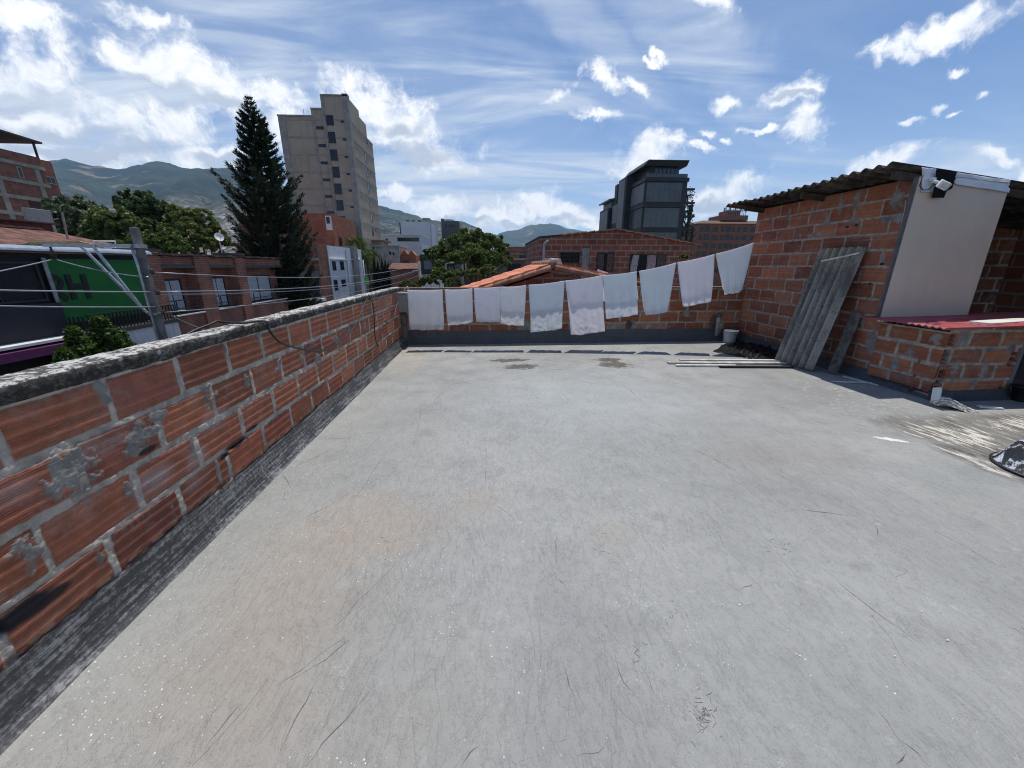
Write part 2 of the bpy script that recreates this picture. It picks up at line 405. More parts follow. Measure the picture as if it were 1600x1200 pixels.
    sp = n.math('ADD', n.blob(v, q.x-.35, q.y-.5, 1.3, 1.0, .3), n.math('MULTIPLY', n.math('SUBTRACT', n.noise(v, 2, 4), .5), 1.4))
    c = n.mix(n.math('MULTIPLY', n.ramp(sp, 1.1, .3), n.ramp(n.noise(n.map(v, scale=(1.5, 4, 1)), 7, 5, .6), .60, .66)), c, (.62, .61, .58))
    q2 = at(1390, 686, 2, 0)
    c = n.mix(n.ramp(n.math('ADD', n.blob(v, q2.x, q2.y, .13, .045, -.5), n.math('MULTIPLY', n.math('SUBTRACT', n.noise(v, 17, 6, .7), .5), 2.4)), .95, .75), c, (.8, .79, .76))
    # skirting dust along the left wall
    c = n.mix(n.ramp(n.math('ADD', x, n.math('MULTIPLY', n.noise(v, 5, 5), .09)), -1.63, -1.69, 0, .6), c, (.12, .12, .125))
    # flecks
    gate2 = n.ramp(n.math('SUBTRACT', n.noise(v, 1.4, 4, .6), n.math('MULTIPLY', x, .035)), .46, .60)
    rnd = n.sep(n.voro(v, 30, out='Color'))[0]
    fl = n.math('MULTIPLY', n.ramp(vo, .11, .08), n.math('GREATER_THAN', rnd, .58))
    c = n.mix(n.math('MULTIPLY', fl, n.math('ADD', gate2, .06, clamp=True)), c, (.82, .82, .8))
    vs_ = n.voro(v, 62); r2_ = n.sep(n.voro(v, 62, out='Color'))[0]
    fs_ = n.math('MULTIPLY', n.ramp(vs_, .17, .12), n.math('GREATER_THAN', r2_, .62))
    c = n.mix(n.math('MULTIPLY', fs_, n.ramp(n.math('SUBTRACT', n.noise(n.map(v, (5,2,0)), 2.0, 5, .65), n.math('MULTIPLY', x, .045)), .50, .64)), c, (.85, .85, .82))
    rgh = n.ramp(n.noise(v, 3, 5, .6), .3, .7, .34, .58)
    h = n.math('ADD', n.math('MULTIPLY', n.noise(v, 3.2, 9, .66), 1.1), n.math('MULTIPLY', st2, .35))
    h = n.math('ADD', h, n.math('MULTIPLY', n.noise(v, 55, 5, .75), .30))
    h = n.math('ADD', h, n.math('MULTIPLY', n.ramp(n.noise(n.map(v, rot=(0, 0, R_(12)), scale=(2.2, 1, 1)), 13, 5, .7), .5, .62), .10))
    wr = n.noise(n.map(v, rot=(0, 0, R_(-20)), scale=(2.2, .8, 1)), 3.2, 5, .6, 1.2)
    h = n.math('ADD', h, n.math('MULTIPLY', n.ramp(n.math('ABSOLUTE', n.math('SUBTRACT', wr, .5)), .012, 0), .07))
    P(b, n, c, rgh, 0, .32, n.bump(h, .75, .028)); return m
M_floor = floor_material()
M_fold = plain('shade_and_dirt_in_folds', (.235, .235, .235), .65, var=.4, scale=20)  # folds coloured darker for their small shadows as well as dirt
nu, nv = 160, 140
ug = np.linspace(XL-.02, 16, nu); vg = np.linspace(-5, YB+.2, nv); U, V = np.meshgrid(ug, vg)
Z = .010*(fbm(U*.9, V*.9, 3)-.5)
fv = np.stack([U, V, Z], -1).reshape(-1, 3); fq = grid_quads(nu, nv)
floor_o = np_mesh('terrace_floor', fv, fq, M_floor); tag(floor_o, kind='structure')
# slab and house body under the terrace
tag(MB().box(XL-.2, 16, -5, YB+.2, -7.2, -.03).build('terrace_slab', M_concrete), kind='structure')
# folds and creases of the coating: shallow real ridges
cre = MB(); rnd = random.Random(4)
def crease(pts, wd=.006, h=.0035, jit=.012):
    P3 = [at(px, py, 2, .0) for px, py in pts]; out = []
    for a, b in zip(P3[:-1], P3[1:]):
        k = max(2, int((b-a).length/.06))
        for i in range(k): out.append(a.lerp(b, i/k))
    out.append(P3[-1]); m = len(out)
    vs = []; fs = []
    ph = rnd.random()*10
    for i, p in enumerate(out):
        t = (out[min(i+1, m-1)]-out[max(i-1, 0)]).normalized(); s_ = Vector((t.y, -t.x, 0))
        e = math.sin(PI*min(1, max(0, i/(m-1))))**.6*(.55+.45*math.sin(i*.9+ph)) + .12
        p = p + s_*rnd.uniform(-jit, jit)*.35
        zz = .010*(float(fbm(np.array([p.x*.9]), np.array([p.y*.9]), 3)[0])-.5)
        vs += [(p.x-s_.x*wd*e, p.y-s_.y*wd*e, zz-.001), (p.x, p.y, zz+h*e+.0006), (p.x+s_.x*wd*e, p.y+s_.y*wd*e, zz-.001)]
    for i in range(m-1): k = i*3; fs += [(k, k+1, k+4, k+3), (k+1, k+2, k+5, k+4)]
    cre.add(vs, fs)
for c_ in ([(540,995),(500,1022),(470,1048),(430,1075)],[(545,1000),(510,1030),(455,1062)],[(420,1062),(385,1108),(345,1150),(300,1198)],[(378,1100),(338,1145),(320,1170)],
  [(500,1052),(478,1095),(455,1140),(432,1185)],[(592,1028),(570,1075),(545,1120),(505,1160),(478,1198)],[(584,1070),(540,1125),(500,1165)],[(353,1090),(318,1138)],[(604,705),(578,745),(553,782)],
  [(660,630),(655,660),(645,700)],[(693,610),(680,625),(672,645)],[(595,682),(575,700)],[(545,770),(520,788),(472,812)],[(520,835),(495,860),(480,870)],[(455,905),(443,925),(437,945)],[(480,650),(455,680),(440,705)],
  [(385,890),(365,918)],[(520,700),(500,712),(440,740)],[(650,745),(660,757)],[(870,835),(868,860),(872,890)],[(872,905),(880,912)],[(955,560+140),(985,735)],[(500,686),(548,685)],[(1252,797),(1290,801),(1325,806)],
  [(1310,912),(1350,942),(1395,975),(1432,1002)],[(1372,1112),(1395,1140),(1410,1165),(1418,1180)],[(1410,1160),(1435,1178),(1452,1199)],[(1398,1195),(1415,1178)],[(1150,922),(1165,918),(1178,912)],[(1195,905),(1197,920)],
  [(1122,832),(1130,855)],[(1220,875),(1250,905)],[(1200,665),(1225,680),(1255,692)],[(970,598),(985,610),(1005,630)],[(880,1040),(890,1070),(897,1088)],[(1368,820),(1372,838)],[(1583,980),(1600,992)],[(902,1180),(925,1178),(945,1168)],[(722,1195),(735,1178),(748,1165)],
  [(700,830),(705,845),(690,860),(686,880)],[(960,1098),(990,1130)],[(420,700),(445,705),(460,720)],[(475,715),(490,728)],[(442,740),(458,768)],[(1000,1040),(1014,1060),(1022,1085)],[(930,870),(925,890)],
  [(1330,660),(1360,668)],[(930,560+40),(905,595)],[(620,880),(560,940),(520,985)],[(760,700),(758,760)],[(870,560+85),(850,665)],[(700,602),(735,596)],[(1080,700),(1120,720),(1160,742)],[(960,1010),(966,1050),(985,1080)]):
    far = (sum(p[1] for p in c_)/len(c_))
    crease(c_, wd=.0034 if far > 800 else .0048, h=.0030)
for _ in range(30):                                                # short hairline wrinkles
    X = rnd.uniform(-1.3, 4.6); Y = rnd.uniform(.9, 6.8); a = rnd.gauss(1.25, .55); L = rnd.uniform(.06, .28)
    q = [];
    for t in (0, .5, 1): q.append((X+L*t*math.cos(a)+.02*math.sin(3*t), Y+L*t*math.sin(a)))
    vs = []; fs = []
    for i, (x_, y_) in enumerate(q):
        e = (.2, 1, .15)[i]*.0016*(1+Y*.2); zz = .010*(float(fbm(np.array([x_*.9]), np.array([y_*.9]), 3)[0])-.5)
        vs += [(x_-e, y_, zz-.0012), (x_, y_, zz+.0018), (x_+e, y_, zz-.0012)]
    for i in range(2): k = i*3; fs += [(k, k+1, k+4, k+3), (k+1, k+2, k+5, k+4)]
    cre.add(vs, fs)
for cx, cy, k, sp in ((1098,1118,46,18),(1050,960,9,12),(995,1025,8,10),(940,860,6,10),(1205,850,6,9),(605,855,8,9),(1230,860,5,8)):   # crazed spots
    for _ in range(k):
        px = cx+rnd.gauss(0, sp*.6); py = cy+rnd.gauss(0, sp); p = at(px, py, 2, 0)
        a = rnd.uniform(0, PI); L = rnd.uniform(.006, .016); t = Vector((math.cos(a), math.sin(a), 0)); s_ = Vector((t.y, -t.x, 0))*.0024
        zz = .010*(float(fbm(np.array([p.x*.9]), np.array([p.y*.9]), 3)[0])-.5)
        mid = p + s_*rnd.uniform(-1, 1)
        vs = []
        for q_, e in ((p-t*L, .3), (mid, 1), (p+t*L, .3)): vs += [tuple(q_-s_*e+Vector((0,0,zz-.001))), tuple(q_+Vector((0,0,zz+.0022))), tuple(q_+s_*e+Vector((0,0,zz-.001)))]
        cre.add(vs, [(0,1,4,3),(1,2,5,4),(3,4,7,6),(4,5,8,7)])
cro = cre.build('coating_folds', M_fold, floor_o)

# ---- hollow clay brick masonry as relief
PAL = np.array([(.240,.088,.050),(.285,.103,.055),(.31,.120,.064),(.255,.095,.056),(.215,.080,.053),(.33,.134,.071),(.265,.086,.048)])
def masonry(name, origin, ud, vd, nd, us, vs, pv=.225, pu=.425, v0=0., u0=0., joint=.024, seed=1, blobs=(), white=(), dark_marks=(), gaps=(), holes=(), tone=1., groove=True, wob=.008, thick=.11, parent=None, vmax=None, rough=1., jit=.08, smr=.55, chips=None, core0=0., pk_=.8, mt=1.):
    origin, ud, vd, nd = [np.array(a, float) for a in (origin, ud, vd, nd)]
    U, V = np.meshgrid(us, vs)
    wu = U + wob*2*(fbm(U*7, V*7, seed, 3)-.5) + wob*1.4*(fbm(U*30, V*30, seed+5, 2)-.5)
    wv = V + wob*1.6*(fbm(U*6, V*6, seed+9, 3)-.5) + wob*1.2*(fbm(U*28, V*28, seed+3, 2)-.5)
    row = np.floor((wv-v0)/pv); lv = (wv-v0)-row*pv
    off = (np.mod(row, 2))*.5*pu + (h2(row, row*0+7, seed)-.5)*jit
    cu = np.floor((wu-u0-off)/pu); lu = (wu-u0-off)-cu*pu
    r1 = h2(cu, row, seed+1); r2 = h2(cu, row, seed+2); r3 = h2(cu, row, seed+3); r4 = h2(cu, row, seed+4); r5 = h2(cu, row, seed+6)
    jl = joint*(.3+.6*r2); jr = joint*(.3+.6*r3); jb = joint*(.35+.5*r4); jt = joint*(.35+.5*r5)
    d = np.minimum(np.minimum(lu-jl, pu-jr-lu), np.minimum(lv-jb, pv-jt-lv))
    m = sst(-.002, .005, d + .009*(fbm(U*34, V*34, seed+11, 3)-.5))
    nm = fbm(U*16, V*16, seed+20, 4); nf = fbm(U*60, V*60, seed+21, 3)
    hm = .001 + .013*(nm-.55)*rough + .004*(nf-.5)
    for gu, gv, gr, gh in gaps:                                     # raked-out joints
        hm = hm - .03*np.exp(-(((U-gu)/gr)**2+((V-gv)/gh)**2))
    hb = .003 + .005*(r1-.5) + (lu/pu-.5)*.008*(r2-.5) + (lv/pv-.5)*.006*(r3-.5) - .003*sst(.012, 0, d)
    band = np.zeros_like(U)
    for bz in (.27, .5, .74): band = np.maximum(band, np.exp(-((lv/pv-bz)/.035)**2))
    ridged = r4 > .35
    if groove:
        g = .0016*np.sin(2*PI*lv/.0105)*(1-band) + .0014*band
        hb = hb + np.where(ridged, g, g*.3)
    else: hb = hb + .0014*band
    hgt = hm*(1-m)+hb*m
    strk = fbm(U*1.6, V*(70 if groove else 46), seed+30, 4); blot = fbm(U*4.5, V*4.5, seed+31, 4)
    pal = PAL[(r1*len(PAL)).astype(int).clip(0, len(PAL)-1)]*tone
    bc = pal*(.72+.5*strk+.22*(blot-.5))[..., None]*(.80+.4*r5)[..., None]
    pink = (sst(.5, .8, strk)*sst(.45, .65, blot)*np.where(ridged, .38, .14))[..., None]
    pink = pink*pk_; bc = bc*(1-pink) + np.array((.40,.26,.21))*pink
    bc = bc*(1-.22*band[..., None]*0) + np.array((.05,.025,.02))*(band*.25*np.where(ridged, 1, .5))[..., None]
    if groove:
        gv_ = (.5-.5*np.sin(2*PI*lv/.0105))*(1-band)*np.where(ridged, .34, .12)*(.5+.8*blot)
        bc = bc*(1-gv_)[..., None]
        bc = bc*(1+.35*(band*np.where(ridged, 1, .3))[..., None])
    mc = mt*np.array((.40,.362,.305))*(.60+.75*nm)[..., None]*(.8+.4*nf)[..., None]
    sm = (sst(.53, .68, fbm(U*3.3, V*5, seed+40, 4)+.10*sst(.03, 0, d))*smr)*m   # mortar smeared over the bricks
    smear = (sm*sst(.35, .6, nf))[..., None]
    C = mc*(1-m)[..., None] + bc*m[..., None]
    C = C*(1-smear) + np.array((.27,.23,.20))*smear
    for bu, bv, ra, rb, hh in blobs:
        dd = np.sqrt(((U-bu)/ra)**2+((V-bv)/rb)**2) + 1.5*(fbm(U*9+bu*7, V*9, seed+50, 5, .6)-.5) + 1.9*(fbm(U*26+bu*3, V*26, seed+53, 4, .6)-.5)
        mk = sst(1.05, .55, dd); hgt = hgt*(1-mk*.6) + mk*(hh*(.05+.5*nm)+.005*nf)
        gc = np.array((.215,.210,.192))*(.45+1.1*fbm(U*10, V*10, seed+51, 5))[..., None]
        C = C*(1-mk[..., None]) + gc*mk[..., None]
    for bu, bv, ra, rb, am in white:
        dd = np.sqrt(((U-bu)/ra)**2+((V-bv)/rb)**2) + 1.0*(fbm(U*4, V*14, seed+60, 4)-.5)
        mk = (sst(1.1, .2, dd)*am*(.4+.9*strk))[..., None].clip(0, 1); C = C*(1-mk)+np.array((.50,.45,.43))*mk
    for bu, bv, ra, rb, am in dark_marks:  # near-black marks; in open mortar joints they paint in the shade
        dd = np.sqrt(((U-bu)/ra)**2+((V-bv)/rb)**2) + .8*(fbm(U*9, V*9, seed+70, 4)-.5)
        mk = (sst(1.05, .55, dd)*am)[..., None]; C = C*(1-mk)+np.array((.022,.022,.024))*mk
    if chips is not None:
        mk = (sst(chips+.045, chips, V)*sst(.46, .56, fbm(U*30, V*40, seed+80, 4)))[..., None]; C = C*(1-mk)+np.array((.42,.24,.14))*mk
    for hu, hv, ra, rb in holes:                                    # open cells of a cut brick
        mk = sst(1.0, .82, np.maximum(np.abs((U-hu)/ra), np.abs((V-hv)/rb))); hgt = hgt - .2*mk
    X = origin + U[..., None]*ud + V[..., None]*vd + hgt[..., None]*nd
    if vmax is not None:                                            # sloping top
        lim = vmax(U); X = origin + U[..., None]*ud + np.minimum(V, lim)[..., None]*vd + hgt[..., None]*nd
    Vv = X.reshape(-1, 3); q = grid_quads(len(us), len(vs)); Cc = np.clip(C, 0, 1).reshape(-1, 3)
    # core of the wall behind the relief
    b = []; u_, v_ = (us[0], us[-1]), (vs[0], vs[-1])
    tops = [v_[1], v_[1]] if vmax is None else [min(v_[1], float(vmax(np.array(u_[0])))), min(v_[1], float(vmax(np.array(u_[1]))))]
    for dn in (-.02 if not len(holes) else -.212, -thick):
        for (uu, vv) in ((u_[0]+core0, v_[0]), (u_[1], v_[0]), (u_[1], tops[1]-.002), (u_[0]+core0, tops[0]-.002)): b.append(origin+ud*uu+vd*vv+nd*dn)
    k = len(Vv); bq = np.array([(3,2,1,0),(4,5,6,7),(0,1,5,4),(1,2,6,5),(2,3,7,6),(3,0,4,7)])+k
    b2 = [4]  # strip from relief edge to core is hidden by trim
    Vv = np.vstack([Vv, np.array(b)]); q = np.vstack([q, bq]); Cc = np.vstack([Cc, np.tile((.22,.10,.07), (8, 1))])
    return np_mesh(name, Vv, q, M_masonry, parent, Cc)

# ---- left parapet wall
lw = empty('parapet_wall', (XL, 3.5, 0), 'long low wall of hollow clay bricks on the left with a mildewed concrete coping', 'wall')
ys = [-1.2]
while ys[-1] < YB:
    y_ = ys[-1]; ys.append(y_ + max(.0045, .0022*math.hypot(y_, 1.8)) + (.02 if y_ < .6 else 0))
ys = np.array(ys); zs = np.arange(.05, 1.112, .0038)
def on_left(px, py):
    p = at(px, py, 0, XL); return p.y, p.z
bl = []
for px, py, ra, rb, h_ in ((105,732,.10,.10,.016),(222,682,.115,.085,.015),(327,625,.07,.06,.013),(435,572,.06,.065,.012),(385,598,.04,.06,.010),(525,530,.09,.06,.01),(497,560,.08,.06,.01),(160,620,.03,.09,.012),(350,545,.025,.08,.01),(402,522,.035,.06,.012),(320,605,.05,.03,.01),
   (245,650,.06,.03,.012),(40,860,.05,.08,.014),(155,870,.03,.09,.013),(200,765,.025,.08,.012),(300,700,.02,.07,.01),(268,795,.02,.08,.01),(340,735,.02,.08,.01),(470,560,.04,.04,.01),(590,500,.08,.06,.008),(570,510,.05,.08,.008),(545,515,.05,.05,.008)):
    a_, b_ = on_left(px, py); bl.append((a_, b_, ra, rb, h_))
wh = []
for px, py, ra, rb, am in ((245,745,.19,.09,.75),(305,715,.13,.09,.6),(20,770,.12,.06,.3),(150,700,.2,.05,.2),(330,660,.2,.09,.35),(120,790,.2,.06,.15),(300,760,.15,.06,.3)):
    a_, b_ = on_left(px, py); wh.append((a_, b_, ra, rb, am))
so_ = []
for px, py, ra, rb, am in ((40,952,.12,.045,1),(75,935,.09,.03,.9),(372,692,.13,.026,1),(395,668,.10,.02,.95),(352,712,.06,.02,1),(230,703,.07,.018,.9)):  # dark colour painted for the shade in missing-mortar gaps
    a_, b_ = on_left(px, py); so_.append((a_, b_, ra, rb, am))
gp = [(on_left(40,952)[0], on_left(40,952)[1], .12, .03), (on_left(372,692)[0], on_left(372,692)[1], .15, .02)]
masonry('brickwork', (XL, 0, 0), (0,1,0), (0,0,1), (1,0,0), ys, zs, pv=.2335, pu=.43, v0=.178-.2335, u0=1.806-.43*4, joint=.027, seed=11, blobs=bl, white=wh, dark_marks=so_, gaps=gp, thick=.16, parent=lw, tone=1.42, wob=.0045, jit=0, smr=.30, chips=.215, rough=1.5)
# coping: rough cast concrete, weather-blackened
def coping_material():
    m, n, b = mat_new('mildewed_concrete'); v = n.coord()
    a_ = n.noise(v, 9, 9, .72); s_ = n.noise(n.map(v, scale=(1, .55, 1)), 52, 7, .72); lg = n.noise(v, 2.4, 5, .6)
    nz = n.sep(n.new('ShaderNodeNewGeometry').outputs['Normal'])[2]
    pale = n.mix(s_, (.40, .39, .36), (.66, .64, .60))
    f = n.math('ADD', n.math('MULTIPLY', a_, .42), n.math('ADD', n.math('MULTIPLY', s_, .52), n.math('MULTIPLY', lg, .14)))
    c = n.mix(n.ramp(f, .565, .515, 0, .93), pale, (.055, .052, .046))
    # mildew runs down the sides more thickly, pale lichen discs on them
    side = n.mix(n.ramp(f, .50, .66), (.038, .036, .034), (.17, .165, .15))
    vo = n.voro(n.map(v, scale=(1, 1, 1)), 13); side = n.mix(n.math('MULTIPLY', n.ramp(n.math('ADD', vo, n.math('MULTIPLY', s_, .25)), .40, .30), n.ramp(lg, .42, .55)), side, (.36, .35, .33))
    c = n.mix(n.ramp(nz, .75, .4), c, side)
    P(b, n, c, .9, 0, .2, n.bump(n.math('ADD', a_, n.math('MULTIPLY', s_, .6)), .8, .012)); return m
M_coping = coping_material()
prof = [(XL-.205, 1.02), (XL-.21, 1.09), (XL-.205, 1.165), (XL-.15, 1.183), (XL-.09, 1.188), (XL-.04, 1.188), (XL+.002, 1.186), (XL+.014, 1.178), (XL+.016, 1.15), (XL+.012, 1.122), (XL-.002, 1.106), (XL-.03, 1.104)]
yc = np.linspace(-1.2, YB-.05, 760); Pv = np.array(prof)
A, B = np.meshgrid(np.arange(len(prof)), yc)
Xc = Pv[A, 0]; Zc = Pv[A, 1]
Xc = Xc + .016*(fbm(B*5+A*.3, A*.6, 71, 4)-.5) + .010*(fbm(B*22, A*1.1, 72, 3)-.5)
Zc = Zc + .014*(fbm(B*4, A*.35, 73, 4)-.5) + .008*(fbm(B*25, A*.9, 74, 3)-.5)
np_mesh('coping', np.stack([Xc, B, Zc], -1).reshape(-1, 3), grid_quads(len(prof), len(yc)), M_coping, lw)
# base membrane, torn and wrinkled, lapping onto the floor
def flash_material(name, dark=(.042, .043, .046), pale=(.29, .287, .283), rough=.38, scl=(1, .07, 1.7), amt=(.46, .62)):
    m, n, b = mat_new(name); v = n.coord()
    s_ = n.noise(n.map(v, scale=scl), 34, 7, .68, .4); g = n.noise(v, 40, 5, .7); lg = n.noise(v, 3, 4, .6)
    f = n.math('ADD', n.math('MULTIPLY', s_, .6), n.math('MULTIPLY', g, .4))
    f = n.math('ADD', f, n.math('MULTIPLY', n.math('SUBTRACT', lg, .5), .25))
    c = n.mix(n.ramp(f, amt[0], amt[1]), dark, pale)
    P(b, n, c, rough, .0, .5, n.bump(n.math('ADD', s_, g), .7, .008)); return m
M_flash = flash_material('torn_asphalt_flashing')
M_flash2 = flash_material('grey_painted_skirting', (.05, .053, .062), (.10, .105, .115), .6, (1, 1, 1), (.35, .75))
yc = np.linspace(-1.2, YB-.03, 900); k = 16
A, B = np.meshgrid(np.linspace(0, 1, k), yc)
jag = .045*(fbm(B*3, B*0, 81, 4)-.5) + .02*(fbm(B*14, B*0, 82, 3)-.5)
topz = .205 + jag
Zf = (1-A)**1.35*topz; Xf = XL+.010 + .030*A + .045*A**3.2
bump_ = .020*(fbm(B*2.2, A*5, 83, 4)-.5) + .016*(fbm(B*3.5, A*22, 84, 3)-.5) + .008*(fbm(B*20, A*9, 85, 3)-.5)
env = .6*np.sin(PI*np.clip(A, 0, 1))**.7
Xf = Xf + bump_*env*.9 + .008*(1-A); Zf = np.maximum(Zf + bump_*env*.7, 0) + .0035
Zf[:, -1] = -.004
np_mesh('base_flashing', np.stack([Xf, B, Zf], -1).reshape(-1, 3), grid_quads(k, len(yc)), M_flash, lw)
# plastered stub at the far corner of that wall
st = MB().box(XL-.02, XL+.10, YB-.20, YB-.02, .0, 1.10); st.build('corner_stub', plain('stained_plaster', (.13, .12, .11), .9, var=.5, scale=8, bump=.5), lw, bevel=.012)

# ---- back parapet wall
bw = empty('parapet_wall', (2, YB, 0), 'back wall of clay bricks behind the hanging towels, its foot painted dark grey', 'wall')
us = np.arange(0, XR-XL+.005, .0095); zs = np.arange(.12, 1.145, .0075)
masonry('brickwork', (XL, YB, 0), (1,0,0), (0,0,1), (0,-1,0), us, zs, pv=.235, pu=.43, v0=.18, u0=.1, seed=23, mt=.85, groove=False, smr=.35, thick=.14, parent=bw,
        blobs=[(2.55,.36,.14,.13,.012),(4.55,.33,.16,.12,.012),(4.9,.36,.1,.1,.01),(5.45,.62,.08,.09,.01),(6.1,.62,.09,.08,.012),(3.6,.35,.1,.06,.01),(5.3,.33,.35,.05,.008),(4.1,.3,.25,.05,.008)], dark_marks=[(4.85,.36,.08,.12,.8),(6.75,.4,.1,.2,.6)])
cap = MB().box(XL-.1, XR, YB-.02, YB+.15, 1.14, 1.168); cap.build('coping', plain('terracotta_edge', (.21, .12, .09), .9, var=.35, scale=7, bump=.4), bw, bevel=.008)
xs = np.linspace(XL+.02, XR, 420); k = 12; A, B = np.meshgrid(np.linspace(0, 1, k), xs)
Zf = (1-A)*(.275+.03*(fbm(B*3, B*0, 91, 4)-.5)) ; Yf = YB-.012-.03*A-.05*A**3 + .012*(fbm(B*5, A*3, 92, 3)-.5)
Zf[:, -1] = -.004
np_mesh('painted_skirting', np.stack([B, Yf, Zf], -1).reshape(-1, 3), grid_quads(k, len(xs)), M_flash2, bw)

# ---- brick shed on the right
sh = empty('brick_shed', (XR, 6.5, 0), 'open clay brick shed on the right under a corrugated grey roof', 'shed')
YS = 5.03
us = np.arange(0, YB-YS+.005, .0085); zs = np.arange(.12, 2.69, .0075)
masonry('side_wall', (XR, YS, 0), (0,1,0), (0,0,1), (-1,0,0), us, zs, pv=.2235, pu=.43, v0=.02, u0=.12, seed=35, mt=.82, groove=False, thick=.13, parent=sh, smr=.25, tone=1.1, joint=.021,
        blobs=[(.35,2.45,.1,.14,.012),(.95,2.5,.05,.15,.01),(1.2,2.48,.04,.12,.01),(1.75,2.5,.05,.13,.01),(.3,2.2,.25,.06,.012),(.9,2.25,.12,.04,.01),(.75,1.75,.03,.1,.01),(2.3,2.5,.05,.12,.01),(1.6,2.1,.35,.03,.008),(.3,1.7,.04,.09,.01),(.15,.55,.08,.2,.01),(2.75,2.45,.05,.12,.01),(1.4,2.28,.05,.1,.01)],
        dark_marks=[(.85,2.18,.035,.02,1),(1.0,2.17,.03,.018,1),(.3,1.62,.045,.022,1),(.4,1.35,.035,.02,1),(1.75,2.2,.03,.015,.9),(2.5,2.16,.03,.015,.9)])
ysk = np.linspace(YS-1.02, YB, 300); k = 10; A, B = np.meshgrid(np.linspace(0, 1, k), ysk)
Zf = (1-A)*(.155+.03*(fbm(B*4, B*0, 93, 4)-.5)); Xf = XR-.014-.035*A-.06*A**3 + .01*(fbm(B*5, A*3, 94, 3)-.5); Zf[:, -1] = -.004
np_mesh('painted_skirting', np.stack([Xf, B, Zf], -1).reshape(-1, 3), grid_quads(k, len(ysk)), M_flash2, sh)
# inside wall seen through the opening, and the far end wall
us = np.arange(0, 5.2, .014); zs = np.arange(0, 2.7, .012)
masonry('inner_wall', (6.3, 6.7, 0), (1,0,0), (0,0,1), (0,-1,0), us, zs, pv=.225, pu=.43, v0=.03, u0=.2, seed=47, groove=False, thick=.12, parent=sh, blobs=[(1.65,1.3,.16,.12,.01)], tone=.78)  # tone lowered, putting the recess's shade into the brick colour
MB().box(XR+.14, 11.4, YB-.13, YB, 0, 2.5).build('rear_wall', brickwall('shed_rear_brick', (.27,.10,.06), (.20,.075,.048), (.25,.23,.2)), sh)
# corrugated roof, falling away to the right
def corrugated(name, org, along, across, up, La, Lc, pitch, amp, th, mats, parent, nper=8, sag=None, seed=0, ends=0.):
    """ridges run along 'along'; waves follow 'across'"""
    org, along, across, up = [np.array(a, float) for a in (org, along, across, up)]
    na = max(2, int(La/.12)+1); nc = int(Lc/pitch*nper)+1
    a = np.linspace(0, La, na); c = np.linspace(0, Lc, nc); A, C = np.meshgrid(a, c)
    H = amp*np.cos(2*PI*C/pitch) + .010*(fbm(A*1.5, C*1.5, seed, 3)-.5)
    if sag is not None: H = H + sag(A, C)
    A2 = A.copy()
    A2[:, 0] += ends*(h2(np.floor(C[:, 0]/.9), C[:, 0]*0, seed)-.5)
    top = org + A2[..., None]*along + C[..., None]*across + (H+th/2)[..., None]*up
    bot = org + A2[..., None]*along + C[..., None]*across + (H-th/2)[..., None]*up
    q = grid_quads(na, nc); k = na*nc
    V = np.vstack([top.reshape(-1, 3), bot.reshape(-1, 3)]); Q = [q, q[:, ::-1]+k]
    idx = np.arange(k).reshape(nc, na)
    for e in (idx[0], idx[-1], idx[:, 0], idx[:, -1]): Q.append(np.stack([e[:-1], e[1:], e[1:]+k, e[:-1]+k], -1))
    return np_mesh(name, V, np.vstack(Q), mats, parent)
def fibre_material(name, base=(.30,.29,.275), dark=(.075,.07,.066), lo=.42, hi=.62, sc_=(1,1,1)):
    m, n, b = mat_new(name); v = n.coord(); f = n.noise(n.map(v, scale=sc_), 3.5, 8, .7); g = n.noise(v, 30, 5, .65)
    c = n.mix(n.ramp(n.math('ADD', n.math('MULTIPLY', f, .7), n.math('MULTIPLY', g, .3)), lo, hi), dark, base)
    P(b, n, c, .88, 0, .2, n.bump(g, .4, .006)); return m
M_fibre = fibre_material('weathered_fibre_cement', (.11,.10,.09), (.026,.024,.022))
M_fibre_b = fibre_material('weathered_fibre_cement_sheet', (.34,.315,.28), (.13,.12,.108), .38, .60, (1.5, 1.5, .5))
sl = Vector((1, 0, -.112)).normalized(); upv = Vector((.112, 0, 1)).normalized()
corrugated('roof_sheet', (XR-.52, 5.03, 2.80), sl, (0,1,0), upv, 6.2, 3.45, .177, .026, .007, M_fibre, sh, seed=5, ends=.10)
corrugated('roof_sheet', (7.02, -1.0, 2.80-.112*(7.02-XR+.52)+.012), sl, (0,1,0), upv, 4.6, 6.1, .177, .026, .007, M_fibre, sh, seed=6)  # added sheet, out of view, to shade the recess behind the board
MB().box(9.3, 9.42, -1, 6.6, 0, 2.2).build('side_wall', brickwall('shed_rear_brick', (.27,.10,.06), (.20,.075,.048), (.25,.23,.2)), sh)  # added unseen wall, helping to keep the recess dark
rf = MB()
for yy in (5.12, 6.6, 8.05): rf.bar((XR-.40, yy, 2.70), (XR+5.5, yy, 2.70-.112*5.9), .05, .09)
rf.build('rafter', plain('dark_rafter_wood', (.07,.05,.038), .85, var=.4, scale=8, bump=.3), sh)
